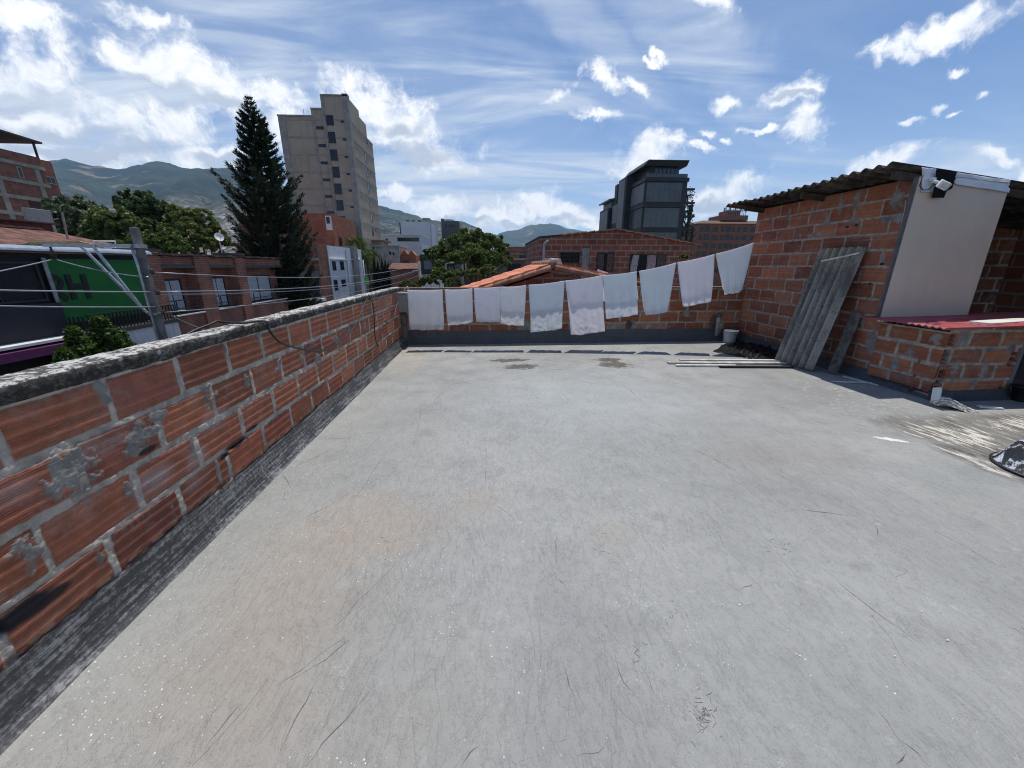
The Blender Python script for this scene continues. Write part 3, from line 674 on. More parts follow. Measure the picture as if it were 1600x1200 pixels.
# beige board closing the front
M_board = plain('beige_fibre_board', (.60, .51, .43), .7, var=.05, scale=1.2, dirt=(.50, .42, .35), ds=.8, bump=.06)
fb = MB().prism([(XR-.16, YS-.035, .895), (6.70, YS-.035, .87), (6.66, YS-.035, 2.52), (XR-.16, YS-.035, 2.66)], (0, .018, 0))
fbo = fb.build('front_board', M_board, sh)
MB().prism([(XR-.165, YS-.042, .86), (6.78, YS-.042, .838), (6.78, YS-.042, .868), (XR-.165, YS-.042, .892)], (0, .03, 0)).build('edge_strip', M_white, fbo)
MB().prism([(XR-.20, YS-.03, .9), (XR-.165, YS-.03, .9), (XR-.165, YS-.03, 2.66), (XR-.20, YS-.03, 2.66)], (0, .03, 0)).build('edge_strip', plain('dark_gap_strip', (.10,.10,.105), .7), fbo)  # dark strip standing in for the shaded gap at the board's edge
# white film stretched over the board's head and an irregular black patch
m_film, n, b = mat_new('white_plastic_film'); P(b, n, n.mix(n.noise(n.coord(), 6, 5), (.52,.55,.60), (.74,.76,.79)), .3, 0, .5, n.bump(n.noise(n.coord(), 9, 6, .6), .5, .02)); M_film = m_film
m_bp, n, b = mat_new('matt_black_patch'); P(b, n, (.006,.006,.007), .75, 0, .15, n.bump(n.noise(n.coord(), 12, 5), .5, .02)); M_bpatch = m_bp
def film(name, quad, mats, parent, seed, nu=26, nv=14, amp=.02, th=.004):
    """wrinkled sheet spanning a quad (bl, br, tr, tl), given thickness"""
    q = [np.array(p, float) for p in quad]; u = np.linspace(0, 1, nu); v = np.linspace(0, 1, nv); U, V = np.meshgrid(u, v)
    Pp = (q[0]*(1-U[..., None])+q[1]*U[..., None])*(1-V[..., None]) + (q[3]*(1-U[..., None])+q[2]*U[..., None])*V[..., None]
    nn = np.cross(q[1]-q[0], q[3]-q[0]); nn /= np.linalg.norm(nn)
    H = amp*(fbm(U*4, V*4, seed, 4)-.5)*2
    top = (Pp + H[..., None]*nn).reshape(-1, 3); bot = (Pp + (H-th)[..., None]*nn).reshape(-1, 3)
    g = grid_quads(nu, nv); k = nu*nv; idx = np.arange(k).reshape(nv, nu); Q = [g, g[:, ::-1]+k]
    for e in (idx[0], idx[-1], idx[:, 0], idx[:, -1]): Q.append(np.stack([e[:-1], e[1:], e[1:]+k, e[:-1]+k], -1))
    return np_mesh(name, np.vstack([top, bot]), np.vstack(Q), mats, parent)
yF = YS-.055
def onb(px, py, y=yF): return tuple(at(px, py, 1, y))
film('plastic_wrap', [onb(1492,288), onb(1577,301), onb(1579,281,yF+.02), onb(1494,270,yF+.02)], M_film, fbo, 3)
film('plastic_wrap', [onb(1440,300), onb(1459,300), onb(1464,264,yF+.02), onb(1441,261,yF+.02)], M_film, fbo, 4, amp=.012)
film('plastic_wrap', [onb(1494,275,yF), onb(1579,285,yF), onb(1582,281,yF+.5), onb(1494,270,yF+.5)], M_film, fbo, 8, amp=.015)
pts_bp = [(1456,309),(1475,309),(1479,299),(1488,294),(1491,284),(1494,271),(1463,266),(1463,283),(1460,295)]
MB().prism([onb(px, py, yF-.034) for px, py in pts_bp], (0, .006, 0)).build('black_patch', M_bpatch, fbo)

# small brick box of a tank in front of the shed
lb = empty('brick_tank_box', (XR, 4.0, 0), 'low clay brick enclosure with open brick cells at its corner, under the red sheet', 'low wall')
YT = 4.20; XT = XR-.085
us = np.arange(0, YS-YT+.004, .007); zs = np.arange(.10, .845, .006)
masonry('side_wall', (XT, YT, 0), (0,1,0), (0,0,1), (-1,0,0), us, zs, pv=.20, pu=.40, v0=.04, u0=.12, seed=58, mt=.85, core0=.115, groove=False, smr=.3, thick=.1, parent=lb, joint=.03,
        blobs=[(.95,.62,.06,.2,.012),(.9,.3,.05,.2,.01),(.35,.52,.06,.05,.01),(.5,.33,.05,.08,.01),(.12,.74,.08,.07,.01)], tone=1.0)
us = np.arange(-.0, 1.02, .006); zs = np.arange(.03, .90, .0055)
hl = []
for xa, xb, ya, yb_ in ((1457,1472,548,571),(1463,1477,577,600),(1447,1458,603,622),(1479,1490,521,541),(1590,1604,549,572),(1582,1594,603,622)):
    p_, q_ = at(xa, (ya+yb_)/2, 1, YT), at(xb, (ya+yb_)/2, 1, YT); z1_, z0_ = at((xa+xb)/2, ya, 1, YT).z, at((xa+xb)/2, yb_, 1, YT).z
    for i in range(3): hl.append((min(.955, max(.055, (p_.x+q_.x)/2-XT)), z0_+(z1_-z0_)*(i+.5)/3, max(.026, (q_.x-p_.x)*.42), (z1_-z0_)/6*.78))
masonry('front_wall', (XT, YT, 0), (1,0,0), (0,0,1), (0,-1,0), us, zs, pv=.20, pu=.42, v0=.05, u0=.11, seed=66, mt=.85, groove=False, smr=.3, thick=.24, parent=lb, joint=.03, holes=hl, tone=1.15,
        blobs=[(.20,.76,.1,.08,.012),(.22,.36,.06,.1,.012),(.62,.36,.05,.1,.012),(.6,.62,.1,.03,.01),(.88,.63,.06,.09,.01),(.7,.8,.04,.07,.01),(.55,.2,.08,.03,.01)])
xs = np.linspace(XT-.05, XT+1.06, 120); k = 8; A, B = np.meshgrid(np.linspace(0, 1, k), xs)
Zf = (1-A)*(.115+.03*(fbm(B*6, B*0, 97, 4)-.5)); Yf = YT-.014-.03*A-.06*A**3; Zf[:, -1] = -.004
np_mesh('painted_skirting', np.stack([B, Yf, Zf], -1).reshape(-1, 3), grid_quads(k, len(xs)), M_flash2, lb)
MB().box(XT+1.02, XT+1.10, YT+.02, YS, 0, .84).build('end_wall', plain('blue_grey_paint', (.16,.19,.21), .7, var=.2), lb)
m_red, n, b = mat_new('faded_red_sheet'); v = n.coord()
P(b, n, n.mix(n.ramp(n.noise(v, 3, 6, .65), .35, .7), (.36,.075,.082), (.47,.14,.145)), .5, 0, .35); M_red = m_red
rr = corrugated('corrugated_red_sheet', (XT-.22, YT-.13, .905), Vector((1,0,.02)).normalized(), Vector((0,1,.0)).normalized(), (0,0,1), 2.6, 1.10, .076, .011, .003, M_red, None, nper=8, seed=9)
tag(rr, 'faded red corrugated sheet lying as a roof on the low brick enclosure', 'roof sheet')
pk = MB(); a_ = at(1531, 505, 2, .935); b_ = at(1610, 500, 2, .935)
pk.bar(a_, a_.lerp(b_, 1.8), .20, .03); 
tag(pk.build('white_plank', plain('chalky_white_board', (.66,.63,.57), .8, var=.12, scale=6, dirt=(.45,.42,.37)), bevel=.004), 'white plank lying on top of the red corrugated sheet', 'plank')

# ---- floodlight on the board
fl = empty('floodlight', tuple(at(1470, 288, 1, yF-.05)), 'small white floodlight on a bracket at the head of the beige board', 'lamp')
p0 = at(1457, 283, 1, yF-.03); p1 = at(1466, 285, 1, yF-.11); hd = at(1474, 289, 1, yF-.15)
MB().bar(p0, p1, .03, .03).bar(p1, hd, .022, .022).bar(p0+Vector((-.03,0,.02)), p0+Vector((.02,0,.02)), .05, .03).build('bracket', M_white, fl, bevel=.003)
hb = MB().obox(hd, Vector((.045,-.017,-.025)), Vector((.010,.018,.010)), Vector((.014,-.016,.036))); hb.build('lamp_head', M_white, fl, bevel=.006)
MB().obox(hd+Vector((.006,-.022,-.011)), Vector((.036,-.014,-.02)), Vector((.002,.003,.002)), Vector((.012,-.013,.03))).build('lens', plain('lamp_lens', (.5,.5,.46), .2), fl)
MB().tube([at(1444,268,1,yF-.02), at(1437,290,1,yF-.05), at(1442,297,1,yF-.06), at(1452,296,1,yF-.05), at(1460,286,1,yF-.04)], .006, 6).build('cable', M_black, fl, smooth=True)

# ---- thin cord with a tag on the shed wall
cd_ = empty('hanging_cord', tuple(at(1412,312,0,XR-.03)), 'thin beige cord with a small triangular tag hanging down the shed wall', 'cord')
MB().tube([at(px, py, 0, XR-.03) for px, py in ((1416,312),(1413,330),(1408,352),(1404,372),(1400,395),(1396,418),(1393,428))], .006, 6).build('cord', plain('beige_cord', (.62,.54,.45), .8), cd_, smooth=True)
tp = [at(1393,427,0,XR-.03), at(1387,438,0,XR-.03), at(1395,440,0,XR-.03)]
MB().prism(tp, (-.012,0,0)).build('tag', plain('beige_tag', (.42,.27,.22), .8), cd_)

# ================================================================== LAUNDRY
ROPE = [((-1.66, 7.72), (625,457)), ((-1.5,7.67),(636,454)), ((-.845,7.67),(692,453.5)), ((-.25,7.62),(740,451.5)), ((.76,7.55),(822,446.5)), ((1.54,7.48),(884,439.5)), ((2.2,7.43),(941,431)), ((2.85,7.36),(996,425)), ((3.6,7.28),(1056,411.5)), ((4.3,7.18),(1117,398)), ((4.95,7.08),(1178,380)), ((5.5,6.98),(1213,370))]
RP = [at(px, py, 1, g[1]) for g, (px, py) in ROPE]
RPX = [px for _, (px, _y) in ROPE]
def rope_at(px):
    for i in range(len(RPX)-1):
        if RPX[i] <= px <= RPX[i+1]:
            return RP[i].lerp(RP[i+1], (px-RPX[i])/(RPX[i+1]-RPX[i]))
RP[-1].x = XR-.02
cl = empty('clothesline', tuple(RP[0]), 'thin rope strung from the grey meter box up to the shed wall, carrying the towels', 'clothesline')
M_rope = plain('orange_rope', (.40, .17, .10), .8)
MB().tube(RP, .004, 6).build('rope', M_rope, cl, smooth=True)
MB().tube([RP[-1]+Vector((.04,0,0)), RP[-1]+Vector((-.03,0,0))], .008, 8).build('hook', M_steel, cl)
def towel_mat(name, c):
    m, n, b = mat_new(name); v = n.coord()
    cc = n.mix(n.ramp(n.noise(v, 7, 5, .6), .3, .7), tuple(x*.97 for x in c), c)
    uvn = n.noise(v, 260, 2, .6)
    P(b, n, cc, .95, 0, .1, n.bump(n.math('ADD', uvn, n.math('MULTIPLY', n.noise(v, 40, 4), .8)), .5, .004))
    b.inputs['Sheen Weight'].default_value = .25
    t = n.new('ShaderNodeBsdfTranslucent'); n.put(t.inputs[0], cc); n.l.new(b.inputs['Normal'].links[0].from_socket, t.inputs['Normal'])
    ms = n.new('ShaderNodeMixShader'); ms.inputs[0].default_value = .68
    n.l.new(b.outputs[0], ms.inputs[1]); n.l.new(t.outputs[0], ms.inputs[2]); n.l.new(ms.outputs[0], n.n['Material Output'].inputs[0]); return m
TW = {'white': towel_mat('white_terry', (.96,.96,.97)), 'lilac': towel_mat('lilac_white_terry', (.955,.945,.975)), 'blue': towel_mat('pale_blue_terry', (.90,.93,.955))}
def towel(label, kind, xa, xb, ya, yb, xla, xlb, ridge, seed):
    back = max(.42, 1.0-ridge)
    """xa..xb along the rope, ya/yb image height of the two lower corners, xla/xlb where those corners hang"""
    A_, B_ = rope_at(xa), rope_at(xb)
    La = A_.z - at(xla, ya, 1, A_.y).z; Lb = B_.z - at(xlb, yb, 1, B_.y).z
    ax = at(xla, ya, 1, A_.y).x - A_.x; bx = at(xlb, yb, 1, B_.y).x - B_.x
    nu, nf, nb, na = 34, 60, 44, 7
    u = np.linspace(0, 1, nu)
    rows = [('b', t) for t in np.linspace(1, .03, nb)] + [('t', t) for t in np.linspace(0, 1, na)] + [('f', t) for t in np.linspace(.03, 1, nf)]
    V = np.zeros((len(rows), nu, 3)); A3 = np.array(A_); B3 = np.array(B_)
    top = A3*(1-u[:, None]) + B3*u[:, None]
    top[:, 2] -= .012*np.sin(PI*u)
    L = La*(1-u)+Lb*u; sx = ax*(1-u)+bx*u
    f1 = 2+h2(np.array([seed]), np.array([1]), 3)[0]*2
    for i, (k, t) in enumerate(rows):
        p = top.copy(); r = .010
        if k == 't': a = PI*t; p[:, 1] += r*np.cos(a); p[:, 2] += r*np.sin(a)*.6+.004
        else:
            s_ = 1 if k == 'b' else -1; Lk = L*(back if k == 'b' else 1)
            e = fbm(u*5, u*0+seed, 5, 3)-.5
            z = t*Lk*(1+.02*e*t)
            soft = t**1.3
            fold = .011*soft*np.sin(2*PI*(f1*u+.15*seed)+1.5*t+seed)+.005*soft*np.sin(2*PI*(f1*2.3*u)+seed*2) + .020*soft*(fbm(u*3+seed, t*3+u*0, seed, 3)-.5)
            # damp heavy hem bunches into ripples near the foot of the cloth
            rip = sst(1-ridge, 1.0, np.full_like(u, t))
            cr = rip*(.020*(fbm(u*13+seed+4*t, t*9+u*6*np.sin(seed), seed+2, 5, .66)-.5)*2 + .002*np.sin(60*t+16*(u-.4)**2*9+seed))
            p[:, 0] += sx*t*(1 if k == 'f' else .9) + .006*soft*np.sin(9*u+seed+4*t)
            p[:, 2] -= z
            if k == 'f': p[:, 2] += .018*rip*(fbm(u*4+seed, u*0, seed+7, 3)-.5)*2
            p[:, 1] += s_*(r+.006*t) + fold + cr
            gather = .035*soft*(u-.5)*np.sin(2+seed+3*t); p[:, 0] -= gather*.7
        V[i] = p
    o = np_mesh('towel', V.reshape(-1, 3), grid_quads(nu, len(rows)), TW[kind], None)
    sol = o.modifiers.new('thickness', 'SOLIDIFY'); sol.thickness = .005; sol.offset = 0
    tag(o, label, 'towel', 'towels hanging on the rope'); return o
towel('wide white towel hanging straight at the rope end beside the grey meter box', 'white', 636,691.5, 514,514, 641,693, .12, 1)
towel('white towel with a crumpled hem, second from the grey meter box', 'white', 695,738, 508,503, 700,738.5, .25, 2)
towel('shortest white towel, with a flat hem, its right edge touching the next towel', 'lilac', 740.5,781, 502,503, 743,782, .06, 3)
towel('white towel with a crumpled slanting hem, pressed against the short flat-hemmed one', 'white', 781.5,822, 505,509, 781,819.5, .36, 4)
towel('pale blue towel hanging low with its creased lower half, right of the paired short towels', 'blue', 826,882, 519,513, 829,878, .45, 5)
towel('lilac white towel, the lowest hanging of all, with ripples over its lower half', 'lilac', 883,941, 523,517, 893,944, .55, 6)
towel('pale blue towel with a crumpled bottom third, right of the lowest lilac one', 'blue', 941.5,994.5, 498,491, 948,995, .35, 7)
towel('pale blue smooth towel tapering to a narrower hem, in front of the curtained window', 'blue', 999,1056, 492,487, 1007.5,1042, .08, 8)
towel('lilac white towel with a creased corner, second from the shed wall', 'lilac', 1059,1116, 479,470, 1065.5,1111, .18, 9)
towel('pale blue towel at the rope end by the shed, drawn in at its hem', 'blue', 1119,1177, 460.5,454, 1131,1160, .12, 10)

# ---- meter box by the corner
mb_ = empty('meter_box', tuple(at(629,472,1,YB-.25)), 'grey metal meter box on the corner of the back wall at the rope end', 'box')
c_ = at(629,472,1,YB-.22)
M_box = plain('grey_enamel', (.30,.31,.29), .45, var=.12, scale=5, dirt=(.2,.19,.17))
MB().box(c_.x-.10, c_.x+.09, YB-.27, YB-.11, c_.z-.20, c_.z+.17).build('cabinet', M_box, mb_, bevel=.008)
MB().box(c_.x-.09, c_.x+.08, YB-.283, YB-.272, c_.z-.19, c_.z+.15).build('door', M_box, mb_, bevel=.003)
MB().box(c_.x-.115, c_.x+.105, YB-.29, YB-.10, c_.z+.172, c_.z+.187).build('lid', plain('pale_enamel', (.55,.55,.52), .5), mb_, bevel=.004)
MB().tube([(c_.x+.05, YB-.2, c_.z+.18), (c_.x+.06, YB-.2, c_.z+.26), (c_.x+.11, YB-.19, c_.z+.30), (c_.x+.14, YB-.15, c_.z+.20)], .012, 8).build('conduit', M_steel, mb_, smooth=True)

# ---- black cables on the left wall
def sm_path(P_, k=6):
    """Catmull-Rom through points"""
    out = []
    for i in range(len(P_)-1):
        p0, p1, p2, p3 = P_[max(i-1,0)], P_[i], P_[i+1], P_[min(i+2,len(P_)-1)]
        for j in range(k):
            t = j/k; out.append(.5*((2*p1)+(p2-p0)*t+(2*p0-5*p1+4*p2-p3)*t*t+(3*p1-p0-3*p2+p3)*t*t*t))
    out.append(P_[-1]); return out
pts = [Vector((-2.02, 2.55, .7)), Vector((-2.02, 2.6, 1.1))] + [at(px, py, 2, 1.205) for px, py in ((333,505),(347,503),(375,505),(403,502))] + [at(px, py, 0, XL+.035) for px, py in ((416,503),(420,514),(432,530),(447,539),(470,545),(490,548),(513,546),(534,532),(550,516),(560,498),(570,474),(574,466))] 
o = MB().tube(sm_path(pts), .0085, 6).build('cable', M_black, smooth=True); tag(o, 'black cable looping over the coping and sagging across the left brick wall', 'cable')
pts = [at(px, py, 0, XL+.035) for px, py in ((576,461),(583,478),(585,505),(586,525),(590,541),(594,536),(597,512),(600,502),(609,505),(616,492),(622,470))]
o = MB().tube(sm_path(pts), .0085, 6).build('cable', plain('dark_red_cable', (.05,.022,.02), .5), smooth=True); tag(o, 'thin dark cable hanging in a narrow loop near the far corner of the left wall', 'cable')

# ---- pipe stub on the back wall
pp = empty('drain_pipe', tuple(at(1120,522,1,YB-.06)), 'grey plastic pipe standing on the foot of the back wall', 'pipe')
q0 = at(1119,524,1,YB-.10); q1 = at(1124,491,1,YB-.10)
MB().tube([q0, q0.lerp(q1,.6), q1], .042, 14).build('pipe', plain('grey_pvc', (.30,.30,.29), .5, dirt=(.15,.14,.13)), pp, smooth=True)
MB().tube([q1+Vector((0,0,-.06)), q1+Vector((0,0,.012))], .052, 14).build('collar', plain('dark_pvc', (.09,.09,.09), .5), pp, smooth=True)
MB().box(q0.x+.055, q0.x+.12, YB-.06, YB-.02, .16, .50).build('mortar_patch', plain('mortar_daub', (.30,.28,.25), .9, bump=.6), pp, bevel=.01)

# ---- white bucket
wb = at(1152, 533, 2, 0); wb.y = min(wb.y, YB-.24); wb.x = 5.25
bk = empty('bucket', (wb.x, wb.y, 0), 'white plastic paint bucket standing in the far corner behind the black sheeting', 'bucket')
MB().lathe((wb.x, wb.y, 0), [(.0,.004),(.115,.004),(.122,.02),(.138,.25),(.146,.25),(.147,.262),(.139,.262),(.132,.25),(.118,.03),(0,.03)], 28).build('pail', plain('white_polythene', (.66,.67,.68), .4, var=.06, dirt=(.4,.39,.37)), bk, smooth=True)
MB().lathe((wb.x, wb.y, 0), [(.140,.205),(.150,.207),(.150,.222),(.140,.224)], 28).build('rim', plain('grey_polythene', (.5,.51,.52), .4), bk, smooth=True)
# ---- crumpled black sheeting
u = np.linspace(0, 1, 110); v = np.linspace(0, 1, 50); U, V = np.meshgrid(u, v)
e0, e1, e2, e3 = [np.array(at(px, py, 2, 0)) for px, py in ((1114,549),(1196,566),(1234,553),(1150,530))]
Pp = (e0*(1-U[..., None])+e1*U[..., None])*(1-V[..., None]) + (e3*(1-U[..., None])+e2*U[..., None])*V[..., None]
edge = np.minimum(np.minimum(U, 1-U)*4, np.minimum(V, 1-V)*4).clip(0, 1)
f_ = fbm(U*3.0+V*1.0, V*2.0, 201, 4)
ph_ = U*5.2-V*1.6+1.3*fbm(U*2.2, V*2.6, 202, 3); rdg = (1-np.abs(2*(ph_-np.floor(ph_))-1))**2; ph2 = U*11+V*2.4+1.1*fbm(U*3, V*4, 203, 3); rdg2 = (1-np.abs(2*(ph2-np.floor(ph2))-1))**2
H = .010 + edge**.7*(.05*f_ + .085*rdg*(.35+.65*f_) + .022*rdg2)*(.5+.8*U)*(.6+.8*V)
Pp[..., 0] += .10*(fbm(U*4, V*4, 204, 3)-.5); Pp[..., 1] += .14*(fbm(U*6, V*3, 205, 3)-.5); Pp[..., 2] = H
Pp[..., 0] = np.minimum(Pp[..., 0], XR-.07)
m_sh, n, b = mat_new('black_polythene_sheet'); P(b, n, (.006,.006,.007), .40, 0, .28, n.bump(n.noise(n.coord(), 18, 4, .5), .25, .008))
o = np_mesh('plastic_sheet', Pp.reshape(-1, 3), grid_quads(110, 50), m_sh); sol = o.modifiers.new('thickness', 'SOLIDIFY'); sol.thickness = .004
tag(o, 'heap of crumpled shiny black plastic sheeting at the foot of the shed wall', 'plastic sheet')
# ---- planks on the floor
def plank(a, b, wd, h, z0, m, label, group=None):
    a = at(*a, 2, 0); b = at(*b, 2, 0); a.z = b.z = z0+h/2
    o = MB().bar(a, b, wd, h).build('plank', m, bevel=.004); return tag(o, label, 'plank', group)
M_pw = plain('white_washed_wood', (.62,.60,.55), .8, var=.2, scale=7, dirt=(.35,.33,.30)); M_pg = plain('greyed_wood', (.50,.48,.43), .8, var=.25, scale=7, dirt=(.25,.23,.2))
plank((1062,564.5),(1226,565.5), .07, .035, .004, M_pw, 'whitewashed plank on the floor, the far one of three beside the leaning sheets', 'planks on the floor')
plank((1043,568),(1232,569), .10, .028, .004, M_pg, 'greyed white plank on the floor, the longest of three, reaching furthest left', 'planks on the floor')
plank((1056,572.5),(1150,573), .06, .028, .004, M_pw, 'short whitewashed plank lying nearest the viewer, in line with a black slat', 'planks on the floor')
plank((1124,574.5),(1238,575), .06, .03, .004, plain('black_slat', (.012,.012,.013), .6), 'black slat lying on the floor in front of the white planks')
# ---- corrugated sheets leaning on the shed wall
bl_, br_ = at(1222,566,2,0), at(1276,583,2,0)
tl_, tr_ = at(1284,390,0,XR-.06), at(1343,389,0,XR-.06)
def leaning(label, bl_, tl_, br_, pitch, amp, m, seed, extra=None):
    al = (tl_-bl_); La = al.length; al.normalize(); ac = (br_-bl_); ac = ac - al*ac.dot(al); Lc = ac.length; ac.normalize(); up = ac.cross(al) 
    if up.x > 0: up = -up
    org = bl_+up*(amp+.01)
    o = corrugated('corrugated_sheet', tuple(org), al, ac, up, La, Lc, pitch, amp, .007, m, None, nper=10, seed=seed)
    return tag(o, label, 'roof sheet')
leaning('weathered grey corrugated fibre cement sheet leaning against the shed wall', Vector((5.08,6.22,.005)), Vector((XR-.07,6.26,1.84)), Vector((5.11,5.53,.005)), .125, .046, M_fibre_b, 31)
wbp = MB(); a_ = Vector((5.30,5.40,.01)); b_ = Vector((XR-.05,5.46,.92)); wbp.bar(a_, b_, .025, .17, up=(0,1,0))
o = wbp.build('board', plain('weathered_dark_board', (.12,.105,.09), .9, var=.5, scale=9, bump=.5), bevel=.006); tag(o, 'short dark weathered board leaning at the right of the corrugated sheets', 'board')
a_ = at(1283,408,0,XR-.30); b_ = at(1343,395,0,XR-.20)
o = MB().tube([a_, a_.lerp(b_,.5)+Vector((0,0,-.004)), b_], .013, 10).build('stick', plain('cream_plastic_rod', (.66,.60,.48), .5), smooth=True); tag(o, 'thin cream rod lying across the head of the leaning corrugated sheet', 'rod')
o = MB().bar(at(1300,596,2,.012), at(1361,598,2,.012), .03, .016).bar(at(1318,588,2,.012), at(1372,602,2,.012), .025, .014).build('lath', M_pw); tag(o, 'thin pale laths lying at the foot of the shed wall', 'lath')
# ---- mop head
mo = empty('mop', tuple(at(1480,634,2,0)), 'string mop with a white socket lying at the corner of the brick enclosure', 'mop')
a_ = at(1458,622,2,.13); b_ = at(1468,611,2,.19)
a_ = at(1461,628,2,.05); b_ = a_+Vector((.05,.06,.16))
MB().bar(a_, b_, .085, .035, up=(1,0,0)).build('socket', M_white, mo, bevel=.012)
M_str = plain('mop_strings', (.68,.64,.56), .95, var=.35, scale=30)
rs = random.Random(7); ms_ = MB(); s0 = at(1462,630,2,.04); e0_ = at(1502,636,2,.02)
for i in range(70):
    q0 = s0+Vector((rs.uniform(-.03,.05), rs.uniform(-.05,.05), rs.uniform(-.02,.03)))
    q3 = e0_+Vector((rs.uniform(-.10,.06), rs.uniform(-.11,.10), rs.uniform(-.012,.012)))
    mid = q0.lerp(q3,.5)+Vector((rs.uniform(-.02,.02), rs.uniform(-.06,.06), rs.uniform(.01,.06)))
    tail = q3+Vector((rs.uniform(-.02,.04), rs.uniform(-.05,.03), -.004)); tail.z = max(.006, tail.z)
    ms_.tube(sm_path([q0, q0.lerp(mid,.5)+Vector((0,0,.03)), mid, q3, tail], 3), .006, 5)
ms_.build('strings', M_str, mo, smooth=True)
# ---- black bucket and white slat by the enclosure
p = at(1583,632,2,0)
b2 = empty('flower_pot', (XR+.98, YT-.13, 0), 'small black plastic pot standing at the right end of the brick enclosure', 'pot')
x_, y_ = XR+.98, YT-.13
MB().lathe((x_, y_, 0), [(0,.004),(.07,.004),(.075,.02),(.098,.17),(.108,.17),(.108,.19),(.098,.19),(.072,.03),(0,.03)], 22).build('pot', plain('black_plastic', (.012,.012,.013), .45), b2, smooth=True)
MB().lathe((x_, y_, 0), [(0,.165),(.09,.165)], 22).build('soil', plain('dark_soil', (.03,.024,.02), .95, bump=.6), b2)
a_ = at(1528,635,2,.012); c_ = at(1566,638,2,.012)
o = MB().bar(a_, c_, .06, .02).build('slat', M_white, bevel=.005); tag(o, 'short white slat on the floor in front of the brick enclosure', 'slat')
# ---- upturned basin
bc = at(1612,722,2,0); bx, by = 4.56, 2.45
bs = empty('basin', (bx, by, 0), 'black rubber basin lying upside down, smeared with white paint, at the right edge', 'basin')
m_b, n, b = mat_new('paint_smeared_black_rubber'); v = n.coord(); f = n.noise(n.map(v, rot=(0,.5,0), scale=(1,1,1.3)), 9, 7, .7, .6)
lg = n.noise(v, 4, 4, .6)
P(b, n, n.mix(n.ramp(n.math('ADD', f, n.math('MULTIPLY', n.math('SUBTRACT', lg, .5), .6)), .47, .55), (.016,.017,.02), (.50,.53,.60)), .45, 0, .5, n.bump(f, .3, .01))
MB().lathe((bx, by, 0), [(.352,.004),(.355,.016),(.335,.026),(.268,.168),(.256,.182),(.235,.187),(.225,.177),(.215,.174),(0,.178)], 48).build('bowl', m_b, bs, smooth=True)
MB().lathe((bx, by, 0), [(.350,.002),(.364,.006),(.367,.013),(.36,.02),(.350,.022)], 48).build('rim', plain('black_rubber', (.02,.021,.024), .5, var=.3), bs, smooth=True)
# ---- scattered paint chips on the floor
cp = MB(); rs = random.Random(12)
for px, py in ((1244,1022),(1250,1025),(1170,943),(1155,945),(730,645),(852,650),(355,825),(1398,1025),(1440,955),(1128,945),(1370,690),(1350,680),(1480,1000),(1190,843),(1195,845),(1216,880)):
    p = at(px, py, 2, .004); a = rs.uniform(0, PI); L = rs.uniform(.006,.014)
    cp.prism([p+Vector((math.cos(a+k*2.1)*L*.55*rs.uniform(.5,1.1), math.sin(a+k*2.1)*L*.55*rs.uniform(.5,1.1), 0)) for k in range(3)], (0,0,.002))
o = cp.build('paint_chips', plain('white_paint_chips', (.8,.8,.78), .6)); tag(o, 'tiny white paint chips strewn over the grey floor', 'chips', kind='stuff')

# ================================================================== THE GROUND, HILLS
GZ = -7.0
m_gr, n, b = mat_new('town_ground'); v = n.coord()
P(b, n, n.mix(n.ramp(n.noise(v, .02, 6, .6), .4, .6), (.10,.095,.085), (.07,.09,.045)), .9)
gv = []; gq = []
tag(MB().add([(-5900,-1450,GZ),(5100,-1450,GZ),(5100,8100,GZ),(-5900,8100,GZ)], [(0,1,2,3)]).build('town_ground', m_gr), kind='structure')
m_rd, n, b = mat_new('street_asphalt'); P(b, n, n.mix(n.noise(n.coord(), .6, 6, .6), (.04,.04,.042), (.075,.073,.07)), .85)
tag(MB().box(-10.4, -3.6, -25, 130, GZ+.004, GZ+.01).build('street', m_rd), kind='structure')
tag(MB().box(-12.0, -10.4, -25, 130, GZ+.004, GZ+.14).box(-3.6, -2.2, -25, 130, GZ+.004, GZ+.14).build('pavement', plain('pavement_concrete', (.26,.25,.235), .9, var=.2, scale=1)), kind='structure')

def hill_material(name, woods, fields, specks, spk):
    m, n, b = mat_new(name); v = n.coord()
    c = n.mix(n.ramp(n.noise(v, .0021, 8, .62), .46, .58), woods, fields)
    c = n.mix(n.ramp(n.noise(v, .02, 5, .6), .4, .7, 0, .6), c, tuple(x*.55 for x in woods))
    c = n.mix(n.math('MULTIPLY', n.ramp(n.noise(v, .0035, 6, .6), .60, .66), .7), c, (.25,.17,.11))
    z = n.sep(v)[2]
    town = n.math('MULTIPLY', n.ramp(n.math('ADD', z, n.math('MULTIPLY', n.math('SUBTRACT', n.noise(v, .0025, 5, .6), .5), 420)), spk[1], spk[0]), n.ramp(n.noise(v, .006, 4, .6), .38, .52))
    rc = n.voro(v, .055, out='Color')
    roofs = n.mix(n.sep(rc)[0], (.17,.075,.05), (.34,.30,.27))
    roofs = n.mix(n.math('GREATER_THAN', n.sep(rc)[1], .8), roofs, (.5,.48,.45))
    roofs = n.mix(n.math('GREATER_THAN', n.sep(rc)[2], .66), roofs, (.045,.06,.03))
    c = n.mix(n.math('MULTIPLY', town, specks), c, roofs)
    P(b, n, c, .95, 0, .05); return m
